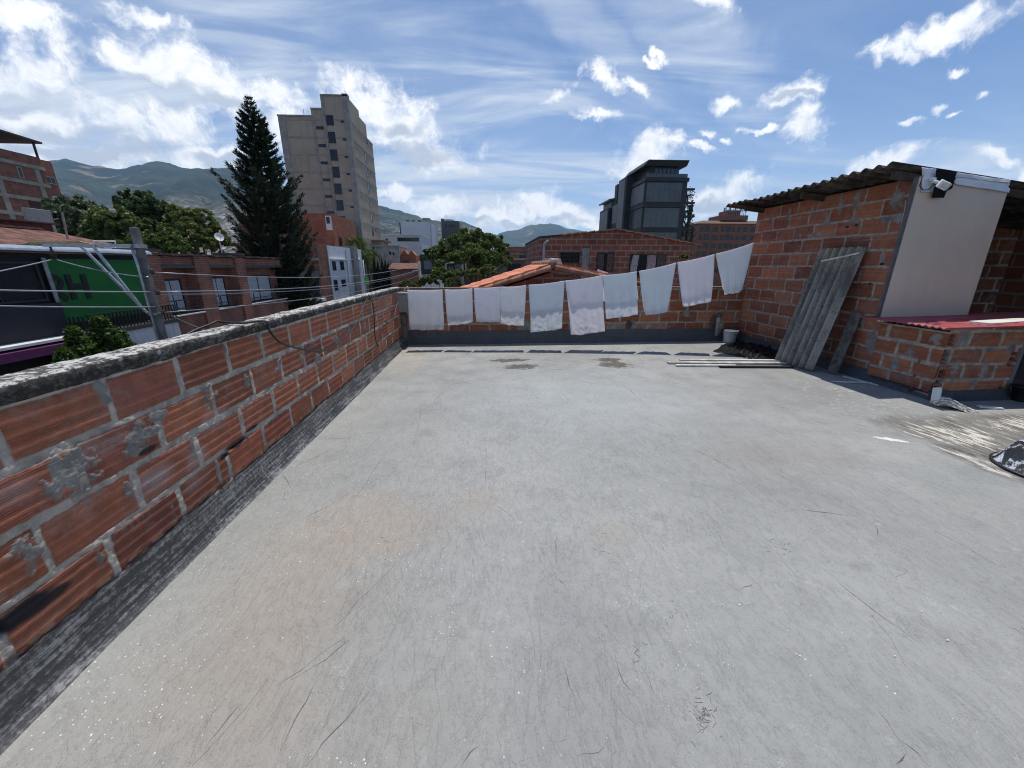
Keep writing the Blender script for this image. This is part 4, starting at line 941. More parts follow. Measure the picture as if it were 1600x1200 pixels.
def hills(name, prof, dist, foot, seed, mat, rough=.10):
    """a range whose skyline runs through world points; slopes run down toward the valley with spurs"""
    tops = [at(px, py, 1, dist) for px, py in prof]
    xs = np.array([t.x for t in tops]); zz = np.array([t.z for t in tops])
    nu, nv = 320, 90; X = np.linspace(xs[0], xs[-1], nu); Zt = np.interp(X, xs, zz)
    Zt = Zt + (fbm(X/180, X*0+seed, seed, 4)-.5)*zz.max()*.05 + (fbm(X/38, X*0+seed, seed+1, 3)-.5)*zz.max()*.016
    t = np.concatenate([np.linspace(0, 1, nv-14), np.linspace(1.02, 1.45, 14)])
    T, XX = np.meshgrid(t, X, indexing='ij'); ZT = np.tile(Zt, (nv, 1))
    spur = 1-np.abs(2*fbm(XX/650+T*.5, T*1.4+seed, seed+3, 5)-1)
    h = np.where(T <= 1, T**1.25, 1-(T-1)*1.6)
    Zm = GZ + (ZT-GZ)*np.clip(h + (spur-.6)*.42*np.sin(PI*np.clip(T, 0, 1))*.9, -.02, 1.0)
    Yy = foot + (dist-foot)*T + 0*XX
    sc_ = Yy/dist; Xw = XX*(.35+.65*sc_)
    o = np_mesh(name, np.stack([Xw, Yy, Zm], -1).reshape(-1, 3), grid_quads(nu, nv), mat); tag(o, kind='structure'); return o
hills('far_mountain', [(640,395),(700,385),(745,383),(778,366),(800,360),(830,353),(860,350),(880,354),(910,361),(950,366),(1010,372),(1090,377),(1180,384),(1300,372),(1420,345),(1530,322),(1600,308),(1760,295)], 7400, 4300, 21, hill_material('far_forest', (.035,.05,.028), (.065,.08,.04), .2, (100, 420)))
hills('left_mountain', [(-500,275),(-260,262),(-60,258),(60,254),(85,252),(105,249),(125,255),(165,263),(190,264),(215,255),(250,253),(275,259),(320,266),(350,261),(385,266),(440,290),(500,305),(560,316),(600,322),(630,330),(655,339),(690,345),(700,341),(720,344),(745,356),(760,372),(790,392),(830,402)], 4300, 1300, 12, hill_material('forested_slope', (.017,.026,.015), (.043,.057,.027), .7, (60, 520)))

# ================================================================== BUILDINGS
M_br1 = brickwall('facade_brick', (.33,.118,.075), (.26,.09,.058), (.28,.22,.18), bw=.26, rh=.085, mort=.012)
M_br2 = brickwall('clay_block_wall', (.29,.10,.060), (.20,.07,.045), (.24,.21,.18), mort=.022)
M_br3 = brickwall('orange_block_wall', (.37,.125,.07), (.32,.105,.062), (.30,.17,.12), mort=.02)
M_br4 = brickwall('far_brick', (.30,.112,.075), (.235,.088,.06), (.26,.19,.15), mort=.02, bw=.5, rh=.25)
M_frame = plain('dark_window_frame', (.03,.03,.032), .45, var=.2)
M_pane = M_glass
def house(name, label, cat, x0, x1, y0, y1, z0, z1, wall, group=None, parapet=None):
    e = empty(name, ((x0+x1)/2, (y0+y1)/2, z0), label, cat, group)
    m = MB().box(x0, x1, y0, y1, z0, z1); m.build('wall', wall, e)
    if parapet is not None:
        MB().box(x0-.08, x1+.08, y0-.08, y1+.08, z1+.003, z1+.18).build('parapet', parapet, e)
    return e
def win_y(e, x0, x1, z0, z1, y, fr=M_frame, gl=M_pane, fw=.06, bars=0, cross=0, d=1, name='window'):
    """window in a wall facing -Y (d=1) or +Y (d=-1), with pane behind its frame"""
    m = MB(); f0, f1 = y-.05*d, y+.02*d; a, b_ = min(f0, f1), max(f0, f1)
    m.box(x0, x1, a, b_, z1-fw, z1).box(x0, x1, a, b_, z0, z0+fw).box(x0, x0+fw, a, b_, z0+fw, z1-fw).box(x1-fw, x1, a, b_, z0+fw, z1-fw)
    for i in range(bars):
        x = x0+(x1-x0)*(i+1)/(bars+1); m.box(x-fw*.35, x+fw*.35, a+.01, b_, z0+fw, z1-fw)
    for i in range(cross):
        z = z0+(z1-z0)*(i+1)/(cross+1); m.box(x0+fw, x1-fw, a+.012, b_, z-fw*.35, z+fw*.35)
    w_ = m.build(name, fr, e)
    MB().box(x0+fw*.5, x1-fw*.5, min(y-.012*d, y+.02*d), max(y-.012*d, y+.02*d), z0+fw*.5, z1-fw*.5).build('pane', gl, w_)
    return w_
def win_x(e, y0, y1, z0, z1, x, d=1, fr=M_frame, gl=M_pane, fw=.06, bars=0, cross=0, name='window'):
    """window in a wall facing +X (d=1) or -X (d=-1)"""
    m = MB(); f0, f1 = x+.05*d, x-.02*d; a, b_ = min(f0, f1), max(f0, f1)
    m.box(a, b_, y0, y1, z1-fw, z1).box(a, b_, y0, y1, z0, z0+fw).box(a, b_, y0, y0+fw, z0+fw, z1-fw).box(a, b_, y1-fw, y1, z0+fw, z1-fw)
    for i in range(bars):
        y = y0+(y1-y0)*(i+1)/(bars+1); m.box(a, b_-.01, y-fw*.35, y+fw*.35, z0+fw, z1-fw)
    for i in range(cross):
        z = z0+(z1-z0)*(i+1)/(cross+1); m.box(a, b_-.012, y0+fw, y1-fw, z-fw*.35, z+fw*.35)
    w_ = m.build(name, fr, e)
    MB().box(min(x+.012*d, x-.02*d), max(x+.012*d, x-.02*d), y0+fw*.5, y1-fw*.5, z0+fw*.5, z1-fw*.5).build('pane', gl, w_)
    return w_

# ---- tall concrete tower
TY = 85.0
x0 = -37.9; xc = -25.0; yb = 100.0
tw = empty('concrete_tower', ((x0+xc)/2, 92, GZ), 'tall raw concrete tower block with stepped roof rising behind the dark pine', 'tower')
m_tw, n, b = mat_new('board_marked_concrete'); v = n.coord(); z = n.sep(v)[2]
c = n.mix(n.ramp(n.noise(v, .35, 6, .6), .3, .7), (.38,.315,.24), (.45,.38,.30))
c = n.mix(n.ramp(n.noise(n.map(v, scale=(1,1,.12)), 1.4, 6, .6), .5, .75, 0, .5), c, (.25,.22,.18))
P(b, n, c, .9, 0, .15)
m_tb = plain('grey_concrete_band', (.31,.29,.26), .9, var=.2, scale=1)
def zt(px, py): return at(px, py, 1, TY).z
MB().box(x0, -31.9, TY, yb, GZ, 28.0).box(-31.9, -29.4, TY, yb, GZ, 29.2).box(-29.4, xc, TY-.25, 91.5, GZ, 31.3).box(-29.4, xc, 91.5, 96, GZ, 30.2).box(-29.4, xc, 96, yb, GZ, 27.6).build('wall', m_tw, tw)
fl_z = [26.35-2.92*i for i in range(11)]
bd = MB()
for z_ in fl_z:
    bd.box(x0-.05, -29.4, TY-.06, TY-.003, z_-.14+1.2, z_+.14+1.2)
    bd.box(-27.7, xc, TY-.31, TY-.253, z_-.1+1.2, z_+.1+1.2)
    bd.box(xc+.003, xc+.07, TY+.8, yb+.05, z_-.15+1.2, z_+.15+1.2)
bd.build('floor_band', m_tb, tw)
cb = MB()
for (a, c_) in ((x0-.06, x0+1.2), (-31.9, -31.5)): cb.box(a, c_, TY-.1, TY-.004, GZ, 28.1)
cb.box(xc-.9, xc+.12, TY-.4, TY+.7, GZ, 31.7).box(-29.75, -29.35, TY-.45, TY-.26, GZ, 31.5)
cb.build('column', m_tb, tw)
for i, z_ in enumerate(fl_z[:10]):
    win_y(tw, -31.3, -29.8, z_-.35, z_+.15, TY, fw=.05)
    if i > 0 or True: win_y(tw, -29.2, -27.9, z_-1.1+1.35, z_+1.2+.95 if i else z_+1.9, TY-.25, bars=1, cross=2, fw=.06)
    win_y(tw, -26.6, -25.95, z_+.75, z_+1.15, TY-.25, fw=.05)
    if i > 0: win_x(tw, 92.6, 93.8, z_-.9, z_+.8, xc, fw=.05)
    win_x(tw, 95.0, 95.9, z_+.2, z_+.75, xc, fw=.05)
MB().box(x0-.15, -31.85, TY-.15, TY+.1, 28.0, 28.25).box(-31.9, -29.4, TY-.12, TY+.1, 29.2, 29.45).box(-29.5, xc+.1, TY-.4, TY-.1, 31.3, 31.55).build('roof_edge', m_tb, tw)
for x, y, h, z_ in ((-33.6, 86, 1.6, 28.0), (-28.9, 85.5, 1.2, 31.3), (-25.6, 86, 1.4, 31.3), (-29.7,87,1.3,30)): MB().tube([(x,y,z_),(x,y,z_+h)], .05, 6).build('mast', M_steel, tw)

# ---- dark glass office block with planted lattice
m_og, n, b = mat_new('grey_curtain_glass'); v = n.coord(); x, y, z = n.sep(v)
br = n.new('ShaderNodeTexBrick'); n.put(br.inputs['Vector'], n.comb(n.math('ADD', x, y), z, 0)); br.offset = 0
n.put(br.inputs['Color1'], (.055,.062,.072)); n.put(br.inputs['Color2'], (.075,.084,.095)); n.put(br.inputs['Mortar'], (.03,.032,.036))
br.inputs['Scale'].default_value = 1; br.inputs['Brick Width'].default_value = 1.25; br.inputs['Row Height'].default_value = 2.1; br.inputs['Mortar Size'].default_value = .05
P(b, n, n.mix(n.ramp(n.noise(v, .25, 4, .6), .45, .6, 0, .5), br.outputs[0], (.09,.098,.105)), .16, 0, .5)
m_od = plain('dark_cladding', (.028,.030,.034), .55, var=.15, scale=.5)
m_op = plain('pale_grey_cladding', (.155,.16,.162), .5, var=.15, scale=.4)
og = empty('office_block', (41, 110, GZ), 'dark glass office block with an overhanging flat roof and planted lattice', 'office block')
GX, GY = 36.6, 95.0
MB().box(GX, 46.4, GY, 108, GZ, 20.6).box(GX+1.0, 46.4, 108, 129, GZ, 15.3).build('wall', m_od, og)
for (za, zb) in ((15.7,19.7),(10.2,14.4),(4.6,9.1),(-1,3.4)):
    MB().box(GX+.3, 45.2, GY-.12, GY-.003, za, zb).build('glazing', m_og, og)
    MB().box(GX-.12, GX-.003, GY+.4, 103.5, za, zb).build('glazing', m_op if za > 15 else m_og, og)
MB().box(GX-.3, 46.6, GY-.35, 108, 19.95, 20.75).box(GX-.3, 45.5, GY-.3, 104, 14.55, 15.45).box(GX-.3, 45.5, GY-.3, 104, 9.2, 10.0).build('storey_band', m_od, og)
ph = MB().box(GX+1.2, 44.6, GY+1.6, 106, 20.75, 23.2); pho = ph.build('penthouse', m_od, og)
for i in range(6): win_y(og, GX+2.4+i*.98, GX+3.32+i*.98, 20.9, 23.0, GY+1.6, fw=.07, cross=1, fr=m_od, gl=m_og)
MB().prism([(GX-.6, GY+.4, 23.2), (46.0, GY+.4, 23.2), (46.2, GY-.2, 24.3), (GX+.2, GY-.2, 24.3)], (0, 13, 0)).build('roof', m_od, og)
MB().box(GX-.2, GX+9.5, GY-.30, GY-.26, 20.75, 21.5).build('balustrade', m_og, og)
MB().box(GX-1.4, GX+3.5, 104, 110, GZ, 22.8).build('side_wing', m_od, og)
MB().box(GX-1.55, GX-1.403, 104.8, 109.3, 8, 22.3).build('cladding', m_op, og)
MB().box(GX-.2, GX+3, 110.2, 118, GZ, 18.0).build('side_wing', m_od, og)
MB().box(GX-.35, GX-.203, 110.6, 117.4, 13, 17.6).build('cladding', m_op, og)
for y_ in (112, 116): MB().box(GX+.2, GX+3.4, y_, y_+2.2, 18.0, 23.2).build('fin', m_od, og)
MB().box(GX-1.0, GX+4, 119, 128, GZ, 17.6).build('side_wing', m_od, og)
MB().box(GX-1.15, GX-1.003, 119.5, 127.4, 11.5, 17.0).build('cladding', m_op, og)
MB().prism([(GX-1.2, 118.6, 19.4), (GX+3, 118.6, 20.2), (GX+3, 129, 20.2), (GX-1.2, 129, 19.4)], (0,0,.4)).box(GX, GX+3, 120, 128, 17.6, 19.5).build('roof', m_op, og)
for i in range(3): win_x(og, 119.8+i*2.6, 122+i*2.6, 5, 10.6, GX-1.0, d=-1, gl=m_og, fr=m_od, bars=1, cross=2)
for i in range(2): win_x(og, 111+i*3.2, 113.6+i*3.2, 5, 12, GX-.2, d=-1, gl=m_og, fr=m_od, bars=1, cross=3)
la = MB(); rs = random.Random(3)
for zz_ in np.arange(-2, 19, 2.9):
    la.box(46.42, 49.9-max(0, zz_-8)*.14, GY+.2, GY+1.2, zz_, zz_+.4)
for xx_ in (46.6, 48.1, 49.4):
    top_ = 18.5 if xx_ < 47 else (15.2 if xx_ < 49 else 10.5); la.box(xx_-.18, xx_+.18, GY+.3, GY+1.0, GZ, top_)
for _ in range(12):
    a_ = Vector((rs.uniform(46.5,49.5), GY+.6, rs.uniform(0,15))); la.bar(a_, a_+Vector((rs.uniform(-1.6,1.6),0,2.4)), .28, .28)
la.build('lattice', m_od, og)

# ---- brown brick apartment tower behind it
bt = house('apartment_tower', 'brown brick apartment tower with small square windows and roof antennas, beside the shed eave', 'tower', 74.2, 99, 140, 158, GZ, 15.6, M_br4)
for r_ in range(6):
    for cidx, (xa, wd_) in enumerate(((74.9,1.1),(76.7,1.7),(79.5,1.9),(82.6,1.0),(84.2,2.0),(86.6,.9),(88.4,1.2),(90.6,1.6),(93.4,1.7))):
        z_ = 13.0-2.75*r_
        win_y(bt, xa, xa+wd_, z_, z_+1.5+(.3 if cidx in (1,4) else 0), 140, fw=.1, bars=1 if wd_ > 1.5 else 0)
MB().prism([(73.6,139.5,15.62),(99.5,139.5,15.62),(97,143,16.9),(77,143,16.9)], (0,14,0)).build('roof', plain('brown_roof_tile', (.15,.085,.06), .85, var=.25), bt)
MB().box(83, 93, 142, 150, 16.9, 18.6).box(85.5, 90.5, 143, 148, 18.6, 20.2).build('roof_house', M_br4, bt)
an = MB(); rs = random.Random(8)
for i in range(13):
    x = 84.3+i*.66; h_ = rs.uniform(1.4, 3.0); z_ = 19.2; an.tube([(x, 142.6, z_-.6), (x, 142.6, z_+h_)], .10, 5)
    if i % 3 == 0: an.box(x-.25, x+.25, 142.4, 142.7, z_+.6, z_+1.9)
an.box(84.2, 92.6, 142.5, 142.7, 20.2, 20.35); an.build('antenna', plain('antenna_grey', (.22,.23,.24), .5), bt)

# ---- clay brick house behind the laundry (with curtained windows)
HY = 17.0
def onh(px, py, y=HY): return at(px, py, 1, y)
pl_ = [onh(843,372), onh(878,368.5), onh(965,359.5), onh(1082,381.5)]
xL, xR_ = pl_[0].x, pl_[3].x
hb_ = empty('brick_house', ((xL+xR_)/2, HY+3, GZ), 'clay brick house with a low tiled gable and curtained windows behind the laundry', 'house')
poly = [Vector((xL,HY,GZ)), Vector((xR_,HY,GZ)), pl_[3], pl_[2], pl_[1], pl_[0]]
MB().prism([tuple(p) for p in poly], (0,6,0)).build('wall', brickwall('clay_block_house', (.31,.105,.062), (.21,.073,.048), (.27,.24,.21), mort=.026, bw=.43, rh=.23), hb_)
M_tile_edge = plain('terracotta_tile', (.46,.19,.115), .85, var=.3, scale=5, dirt=(.22,.13,.10))
te = MB()
for a_, b2_ in ((pl_[1], pl_[2]), (pl_[2], pl_[3]+Vector((.35,0,-.07)))):
    k_ = max(1, int((b2_-a_).length/.33))
    for i in range(k_):
        p_, q_ = a_.lerp(b2_, i/k_), a_.lerp(b2_, (i+1.08)/k_); 
        te.bar(p_+Vector((0,3,.02)), q_+Vector((0,3,.055)), 6.2, .05, up=(0,0,1))
te.build('roof', M_tile_edge, hb_)
MB().bar(pl_[0]+Vector((-.03,3,.03)), pl_[1]+Vector((.06,3,.03)), 6.1, .07).build('roof_edge', plain('dark_tar', (.04,.038,.036), .8), hb_)
dp = [onh(849,414,HY-.06), onh(850,386,HY-.06), onh(852,379,HY-.06), onh(857,376,HY-.06)]
MB().tube(sm_path(dp), .055, 8).build('drain_pipe', plain('pale_grey_pvc', (.42,.40,.38), .5), hb_, smooth=True)
m_cur = plain('pink_curtain', (.50,.36,.34), .9, var=.3, scale=12); m_cur2 = plain('pale_curtain', (.50,.47,.44), .9, var=.2, scale=12); m_cur3 = plain('brown_curtain', (.17,.12,.10), .9, var=.4, scale=14)
def curtain(e, x0, x1, z0, z1, y, m, k=9, lean=0):
    xs = np.linspace(0, 1, k*8); zs = np.linspace(0, 1, 8); U, Vv = np.meshgrid(xs, zs)
    X = x0+(x1-x0)*U + lean*(1-Vv)*(1-.5*U); Z = z0+(z1-z0)*Vv; Y = y + .018*np.sin(2*PI*U*k)
    o = np_mesh('curtain', np.stack([X, Y, Z], -1).reshape(-1, 3), grid_quads(len(xs), 8), m, e); return o
for (pa, pb, ya, yb_, cur) in ((875,905,394,411,0),(933,957,395,424,1),(985,1037,397,432,2)):
    A_, B_ = onh(pa, ya), onh(pb, yb_)
    w_ = win_y(hb_, A_.x, B_.x, B_.z, A_.z, HY, bars=(3,2,3)[cur], cross=(2,0,0)[cur], fw=.035, gl=M_dark)
    W = B_.x-A_.x; y_ = HY-.035
    if cur == 1: curtain(w_, A_.x+.05, A_.x+W*.42, B_.z, A_.z-.05, y_, m_cur3, 5); curtain(w_, A_.x+W*.6, A_.x+W*.95, B_.z, A_.z-.05, y_, m_cur3, 4)
    if cur == 2: curtain(w_, A_.x+W*.07, A_.x+W*.24, B_.z+.2, A_.z-.04, y_, m_cur2, 4, -.12); curtain(w_, A_.x+W*.47, A_.x+W*.72, B_.z+.15, A_.z-.04, y_, m_cur, 5); curtain(w_, A_.x+W*.76, A_.x+W*.98, B_.z, A_.z-.04, y_, m_cur3, 5)
A_, B_ = onh(910,388), onh(918,440)
MB().box(A_.x, B_.x, HY-.02, HY-.003, B_.z, A_.z).build('plaster_strip', plain('grey_plaster', (.27,.26,.24), .9), hb_)

# ---- neighbour's gabled house just behind the back wall
NY0, NY1 = 8.95, 12.6
ap = at(863, 414, 1, NY0); lft = at(756, 448, 1, NY0); sL = (ap.z-lft.z)/(ap.x-lft.x); rgt = at(1060, 452, 1, NY0); sR = (ap.z-rgt.z)/(rgt.x-ap.x)
nh = empty('tiled_house', (ap.x, (NY0+NY1)/2, GZ), 'small gabled house with an orange clay tile roof close behind the back wall', 'house')
gx0, gx1 = ap.x-4.2, ap.x+3.4
gp_ = [(gx0, NY0+.12, GZ), (gx1, NY0+.12, GZ), (gx1, NY0+.12, ap.z-.16-sR*(gx1-ap.x)), (ap.x, NY0+.12, ap.z-.16), (gx0, NY0+.12, ap.z-.16-sL*(ap.x-gx0))]
MB().prism(gp_, (0, NY1-NY0-.2, 0)).build('wall', M_br2, nh)
def tile_roof(name, org, along, down, up, La, Ld, mat, parent, pitch=.20, rows=.34):
    """barrel tiles: channels run down the slope, courses step along it"""
    org, along, down, up = [np.array(a, float) for a in (org, along, down, up)]
    a = np.linspace(0, La, int(La/pitch*10)); d = np.linspace(0, Ld, int(Ld/rows*6)); A, Dd = np.meshgrid(a, d)
    H = .035*np.abs(np.cos(PI*A/pitch))**.8 + .022*(1-np.mod(Dd/rows, 1)) * -1 + .02 + .006*(fbm(A*6, Dd*6, 7, 2)-.5)
    H = .035*np.abs(np.cos(PI*A/pitch))**.8 + .022*np.mod(Dd/rows, 1) + .006*(fbm(A*6, Dd*6, 7, 2)-.5)
    tp = (org + A[..., None]*along + Dd[..., None]*down + H[..., None]*up).reshape(-1, 3); k = len(tp)
    bt_ = (org + A[..., None]*along + Dd[..., None]*down - .03*up).reshape(-1, 3)
    q = grid_quads(len(a), len(d)); idx = np.arange(k).reshape(len(d), len(a)); Q = [q, q[:, ::-1]+k]
    for e in (idx[0], idx[-1], idx[:, 0], idx[:, -1]): Q.append(np.stack([e[:-1], e[1:], e[1:]+k, e[:-1]+k], -1))
    hsh = h2(np.floor(A/pitch), np.floor(Dd/rows), 5).reshape(-1)
    base = np.array((.56,.215,.125)); C = base*(.75+.5*hsh)[:, None]*(.85+.3*fbm(A*2, Dd*2, 9, 4).reshape(-1))[:, None]
    return np_mesh(name, np.vstack([tp, bt_]), np.vstack(Q), mat, parent, np.vstack([C, C*.8]), smooth=False)
M_tile = attr_mat('clay_roof_tile', .9, 60, .25, .3)
dl = Vector((-1, 0, -sL)).normalized(); ul = Vector((-sL, 0, 1)).normalized()
tile_roof('roof', (ap.x, NY0-.06, ap.z), (0,1,0), dl, ul, NY1-NY0+.1, 4.4, M_tile, nh)
dr = Vector((1, 0, -sR)).normalized(); ur = Vector((sR, 0, 1)).normalized()
tile_roof('roof', (ap.x, NY0-.06, ap.z), (0,1,0), dr, ur, NY1-NY0+.1, 3.5, M_tile, nh)
rt = MB()
for i in range(9): rt.tube([(ap.x, NY0-.08+i*.41, ap.z+.01), (ap.x, NY0+.36+i*.41, ap.z+.03)], [.10,.085], 10)
rt.build('ridge_tiles', plain('old_ridge_tile', (.27,.15,.11), .9, var=.4, scale=5, dirt=(.08,.07,.06)), nh, smooth=True)
ve = MB()
for i in range(10):
    for d_, s_ in ((dl, 1), (dr, 1)):
        p_ = ap + Vector((0, -.10, -.045)) + Vector((0,NY0-ap.y,0)) + d_*(.05+i*.335); ve.tube([p_, p_+d_*.36+Vector((0,0,-.012))], [.062,.05], 8)
ve.build('verge_tiles', plain('verge_tile', (.34,.165,.11), .9, var=.4, scale=5, dirt=(.10,.08,.07)), nh, smooth=True)
ta = [at(px, py, 1, NY0+1.2) for px, py in ((842,414),(880,416),(876,404),(850,403))]
film('tarpaulin', [tuple(p) for p in ta], plain('grey_tarpaulin', (.45,.45,.46), .6, var=.3), nh, 12, amp=.05, th=.01)
tb = [at(px, py, 1, NY0+.2) for px, py in ((930,429),(952,436),(950,426),(934,421))]
film('tarpaulin', [tuple(p) for p in tb], plain('white_tarpaulin', (.62,.62,.62), .6, var=.3), nh, 14, amp=.04, th=.01)

# ================================================================== ACROSS THE STREET
FX = -12.0
def onf(px, py, x=FX): return at(px, py, 0, x)
# ---- shop building painted green and black
gb = empty('shop_building', (FX-4, 11, GZ), 'green and black shop front across the street with big dark letters and a purple awning', 'shop')
MB().box(FX-9, FX, 3.0, 14.75, GZ, 1.92).build('wall', plain('black_wall_paint', (.010,.0105,.012), .6, var=.3, scale=1), gb)
m_green = plain('green_wall_paint', (.006,.145,.020), .6, var=.10, scale=1.5)
MB().box(FX+.003, FX+.05, 11.72, 14.74, .02, 1.78).build('green_panel', m_green, gb)
MB().prism([(FX+.06, 11.62, 1.80), (FX+.06, 11.72, 1.80), (FX+.06, 11.72, .02), (FX+.06, 11.62, .02)], (.03,0,0)).build('edge_strip', plain('grey_edge_metal', (.33,.34,.36), .4, .4), gb)
for i in range(3): win_x(gb, 5.0+i*2.2, 7.1+i*2.2, .68, 1.7, FX, bars=1, fw=.05, gl=M_dark)
MB().box(FX+.003, FX+.12, 3, 11.70, -.26, .62).build('dark_fascia', plain('slate_fascia', (.020,.022,.030), .5, var=.15, scale=1), gb)
MB().box(FX+.003, FX+.55, 3, 12.05, -.33, -.265).build('white_ledge', M_white, gb)
MB().prism([(FX+.003, 3, -.34), (FX+.62, 3, -.40), (FX+.62, 3, -.62), (FX+.003, 3, -.62)], (0, 9.05, 0)).build('awning', plain('purple_awning', (.105,.018,.085), .6, var=.15), gb)
def gutter_path(): return None
gt = MB(); k = 8
for i in range(k):
    a0, a1 = PI*i/k, PI*(i+1)/k
    gt.prism([(FX+.18-.20*math.cos(a0), 3, 1.97+.13*math.sin(a0)), (FX+.18-.20*math.cos(a1), 3, 1.97+.13*math.sin(a1)), (FX+.18, 3, 1.93)], (0, 11.9, 0))
gt.build('rolled_gutter', plain('pale_galvanised_sheet', (.36,.40,.44), .35, .5, var=.15), gb)
def glyph(strokes, y0, w_, z0, h_, th, name):
    m = MB()
    for si, (xa, za, xb, zb) in enumerate(strokes):
        m.bar((FX+.065, y0+xa*w_, z0+za*h_), (FX+.065, y0+xb*w_, z0+zb*h_), .03, th, up=(1,0,0)) if False else m.bar((FX+.065, y0+xa*w_, z0+za*h_), (FX+.065, y0+xb*w_, z0+zb*h_), th, .025-.006*(si == 2), up=(1,0,0))
    return m.build(name, plain('black_letter', (.010,.011,.012), .5), gb)
glyph([(.08,0,.08,1),(.92,0,.92,1),(0,.52,1,.52)], 12.12, .52, .66, .70, .15, 'letter')
m = MB(); m.box(FX+.055, FX+.08, 11.73, 11.745, .66, 1.36)
m.bar((FX+.066,11.76,.95), (FX+.066,11.97,.66), .15, .025, up=(1,0,0))
arc = [(FX+.066, 11.70+.20*math.sin(a)+.04, 1.155+.16*math.cos(a)) for a in np.linspace(0, PI, 9)]
for i, (a_, b_) in enumerate(zip(arc[:-1], arc[1:])): m.bar(a_, Vector(b_)+(Vector(b_)-Vector(a_))*.15, .13, .018+.003*(i % 2), up=(1,0,0))
m.build('letter', plain('black_letter', (.010,.011,.012), .5), gb)
# balcony with railing under the green panel
MB().box(FX+.055, FX+.75, 11.65, 14.9, -.36, -.24).build('balcony_slab', plain('dark_balcony_slab', (.06,.06,.06), .8, var=.3), gb)
MB().box(FX+.003, FX+.70, 12.1, 14.85, -6.8, -.37).build('lower_wall', plain('white_shop_wall', (.62,.62,.62), .7, var=.05, dirt=(.4,.4,.39)), gb)
w_ = MB().box(FX+.703, FX+.72, 13.55, 14.3, -1.25, -.95).build('window', M_dark, gb)
rl = MB()
for y_ in np.arange(11.7, 14.9, .125): rl.box(FX+.68, FX+.705, y_, y_+.03, -.24, .22)
rl.box(FX+.67, FX+.715, 11.66, 14.9, .22, .26).box(FX+.67, FX+.715, 11.66, 14.9, -.2, -.17)
for x_ in np.arange(FX+.08, FX+.68, .12): rl.box(x_, x_+.03, 11.66, 11.69, -.24, .22)
rl.build('railing', plain('black_railing', (.012,.012,.013), .5), gb)
MB().box(FX+.003, FX+.06, 3.0, 12.0, -6.9, -.66).build('shop_opening', M_dark, gb)
MB().prism([(FX+.5, 10.9, -.66), (FX+.5, 11.8, -.66), (FX+.5, 12.0, -1.6), (FX+.5, 11.3, -1.6)], (.05,0,0)).build('hanging_board', plain('grey_panel', (.22,.24,.26), .6), gb)

# ---- brick house with balconies
bh = empty('balcony_house', (FX-4, 18, GZ), 'dark brick house with two window balconies beside the concrete utility pole', 'house')
MB().box(FX-8, FX-.45, 14.9, 24.5, GZ, 1.95).build('wall', M_br1, bh)
pm = MB()
for ya, yb_ in ((14.92,15.55),(17.30,18.15),(20.0,20.7)): MB().box(FX-.445, FX+.06, ya, yb_, GZ, 1.95).build('pillar', M_br1, bh)
for ya, yb_ in ((15.55,17.30),(18.15,20.0),(20.7,24.4)):
    MB().box(FX-.445, FX-.03, ya+.003, yb_-.003, 1.62, 1.93).build('lintel', M_br1, bh)
    MB().box(FX-.05, FX+.05, ya+.003, yb_-.003, 1.50, 1.615).build('lintel_beam', plain('green_grey_beam', (.075,.085,.078), .7), bh)
    MB().box(FX-.445, FX-.02, ya+.003, yb_-.003, -1.05, -.30).build('balcony_wall', M_br1, bh)
    MB().box(FX-.07, FX+.07, ya+.003, yb_-.003, -.295, -.25).build('sill', M_white, bh)
    MB().box(FX-.44, FX-.03, ya+.01, yb_-.01, GZ, -1.06).build('ground_floor', M_dark, bh)
    rr_ = MB()
    for z_ in (.28, -.02): rr_.box(FX-.02, FX+.02, ya+.003, yb_-.003, z_, z_+.035)
    for y_ in (ya+.35, yb_-.35): rr_.box(FX-.015, FX+.015, y_, y_+.03, -.25, .28)
    rr_.build('railing', plain('dark_green_railing', (.03,.05,.045), .5), bh)
for ya, yb_ in ((15.80,16.95),(18.45,19.65),(21.2,23.6)):
    ww = win_x(bh, ya, yb_, -.24, 1.10, FX-.445, bars=1, cross=0, fw=.05, gl=M_glass)
    curtain(ww, 0, 0, 0, 0, 0, m_cur2) if False else None
    MB().box(FX-.42, FX-.412, ya+.08, ya+(yb_-ya)*.48, -.18, 1.03).build('curtain', plain('sheer_curtain', (.46,.47,.49), .9, var=.2, scale=9), ww)
    MB().box(FX-.42, FX-.412, ya+(yb_-ya)*.52, yb_-.08, -.18, 1.03).build('curtain', plain('sheer_curtain', (.46,.47,.49), .9, var=.2, scale=9), ww)
cp_ = MB()
for i in range(24): 
    y_ = 14.9+i*.4; cp_.box(FX-.9, FX+.12, y_+.01, y_+.39, 1.953+.02*(i % 3), 2.03+.02*(i % 2))
cp_.build('tile_coping', plain('old_clay_coping', (.14,.09,.07), .9, var=.5, scale=4, dirt=(.05,.05,.045)), bh)
for y_, l_ in ((15.2,.05),(20.3,.06)): MB().box(FX-.80, FX+.16, y_-.42, y_+.42, 2.07, 2.17).build('pillar_cap', plain('dark_cap', (.07,.06,.055), .9, var=.3), bh)
ds = at(342, 371, 0, -13.2)
dh = empty('satellite_dish', (ds.x, ds.y, 1.95), 'small white satellite dish on the roof of the dark brick balcony house', 'dish')
ax_ = Vector((.75,-.55,.35)).normalized()
MB().lathe(tuple(ds), [(0,.0),(.11,.014),(.20,.05),(.205,.056),(.195,.052),(.10,.02),(0,.008)], 24, axis=ax_).build('reflector', M_white, dh, smooth=True)
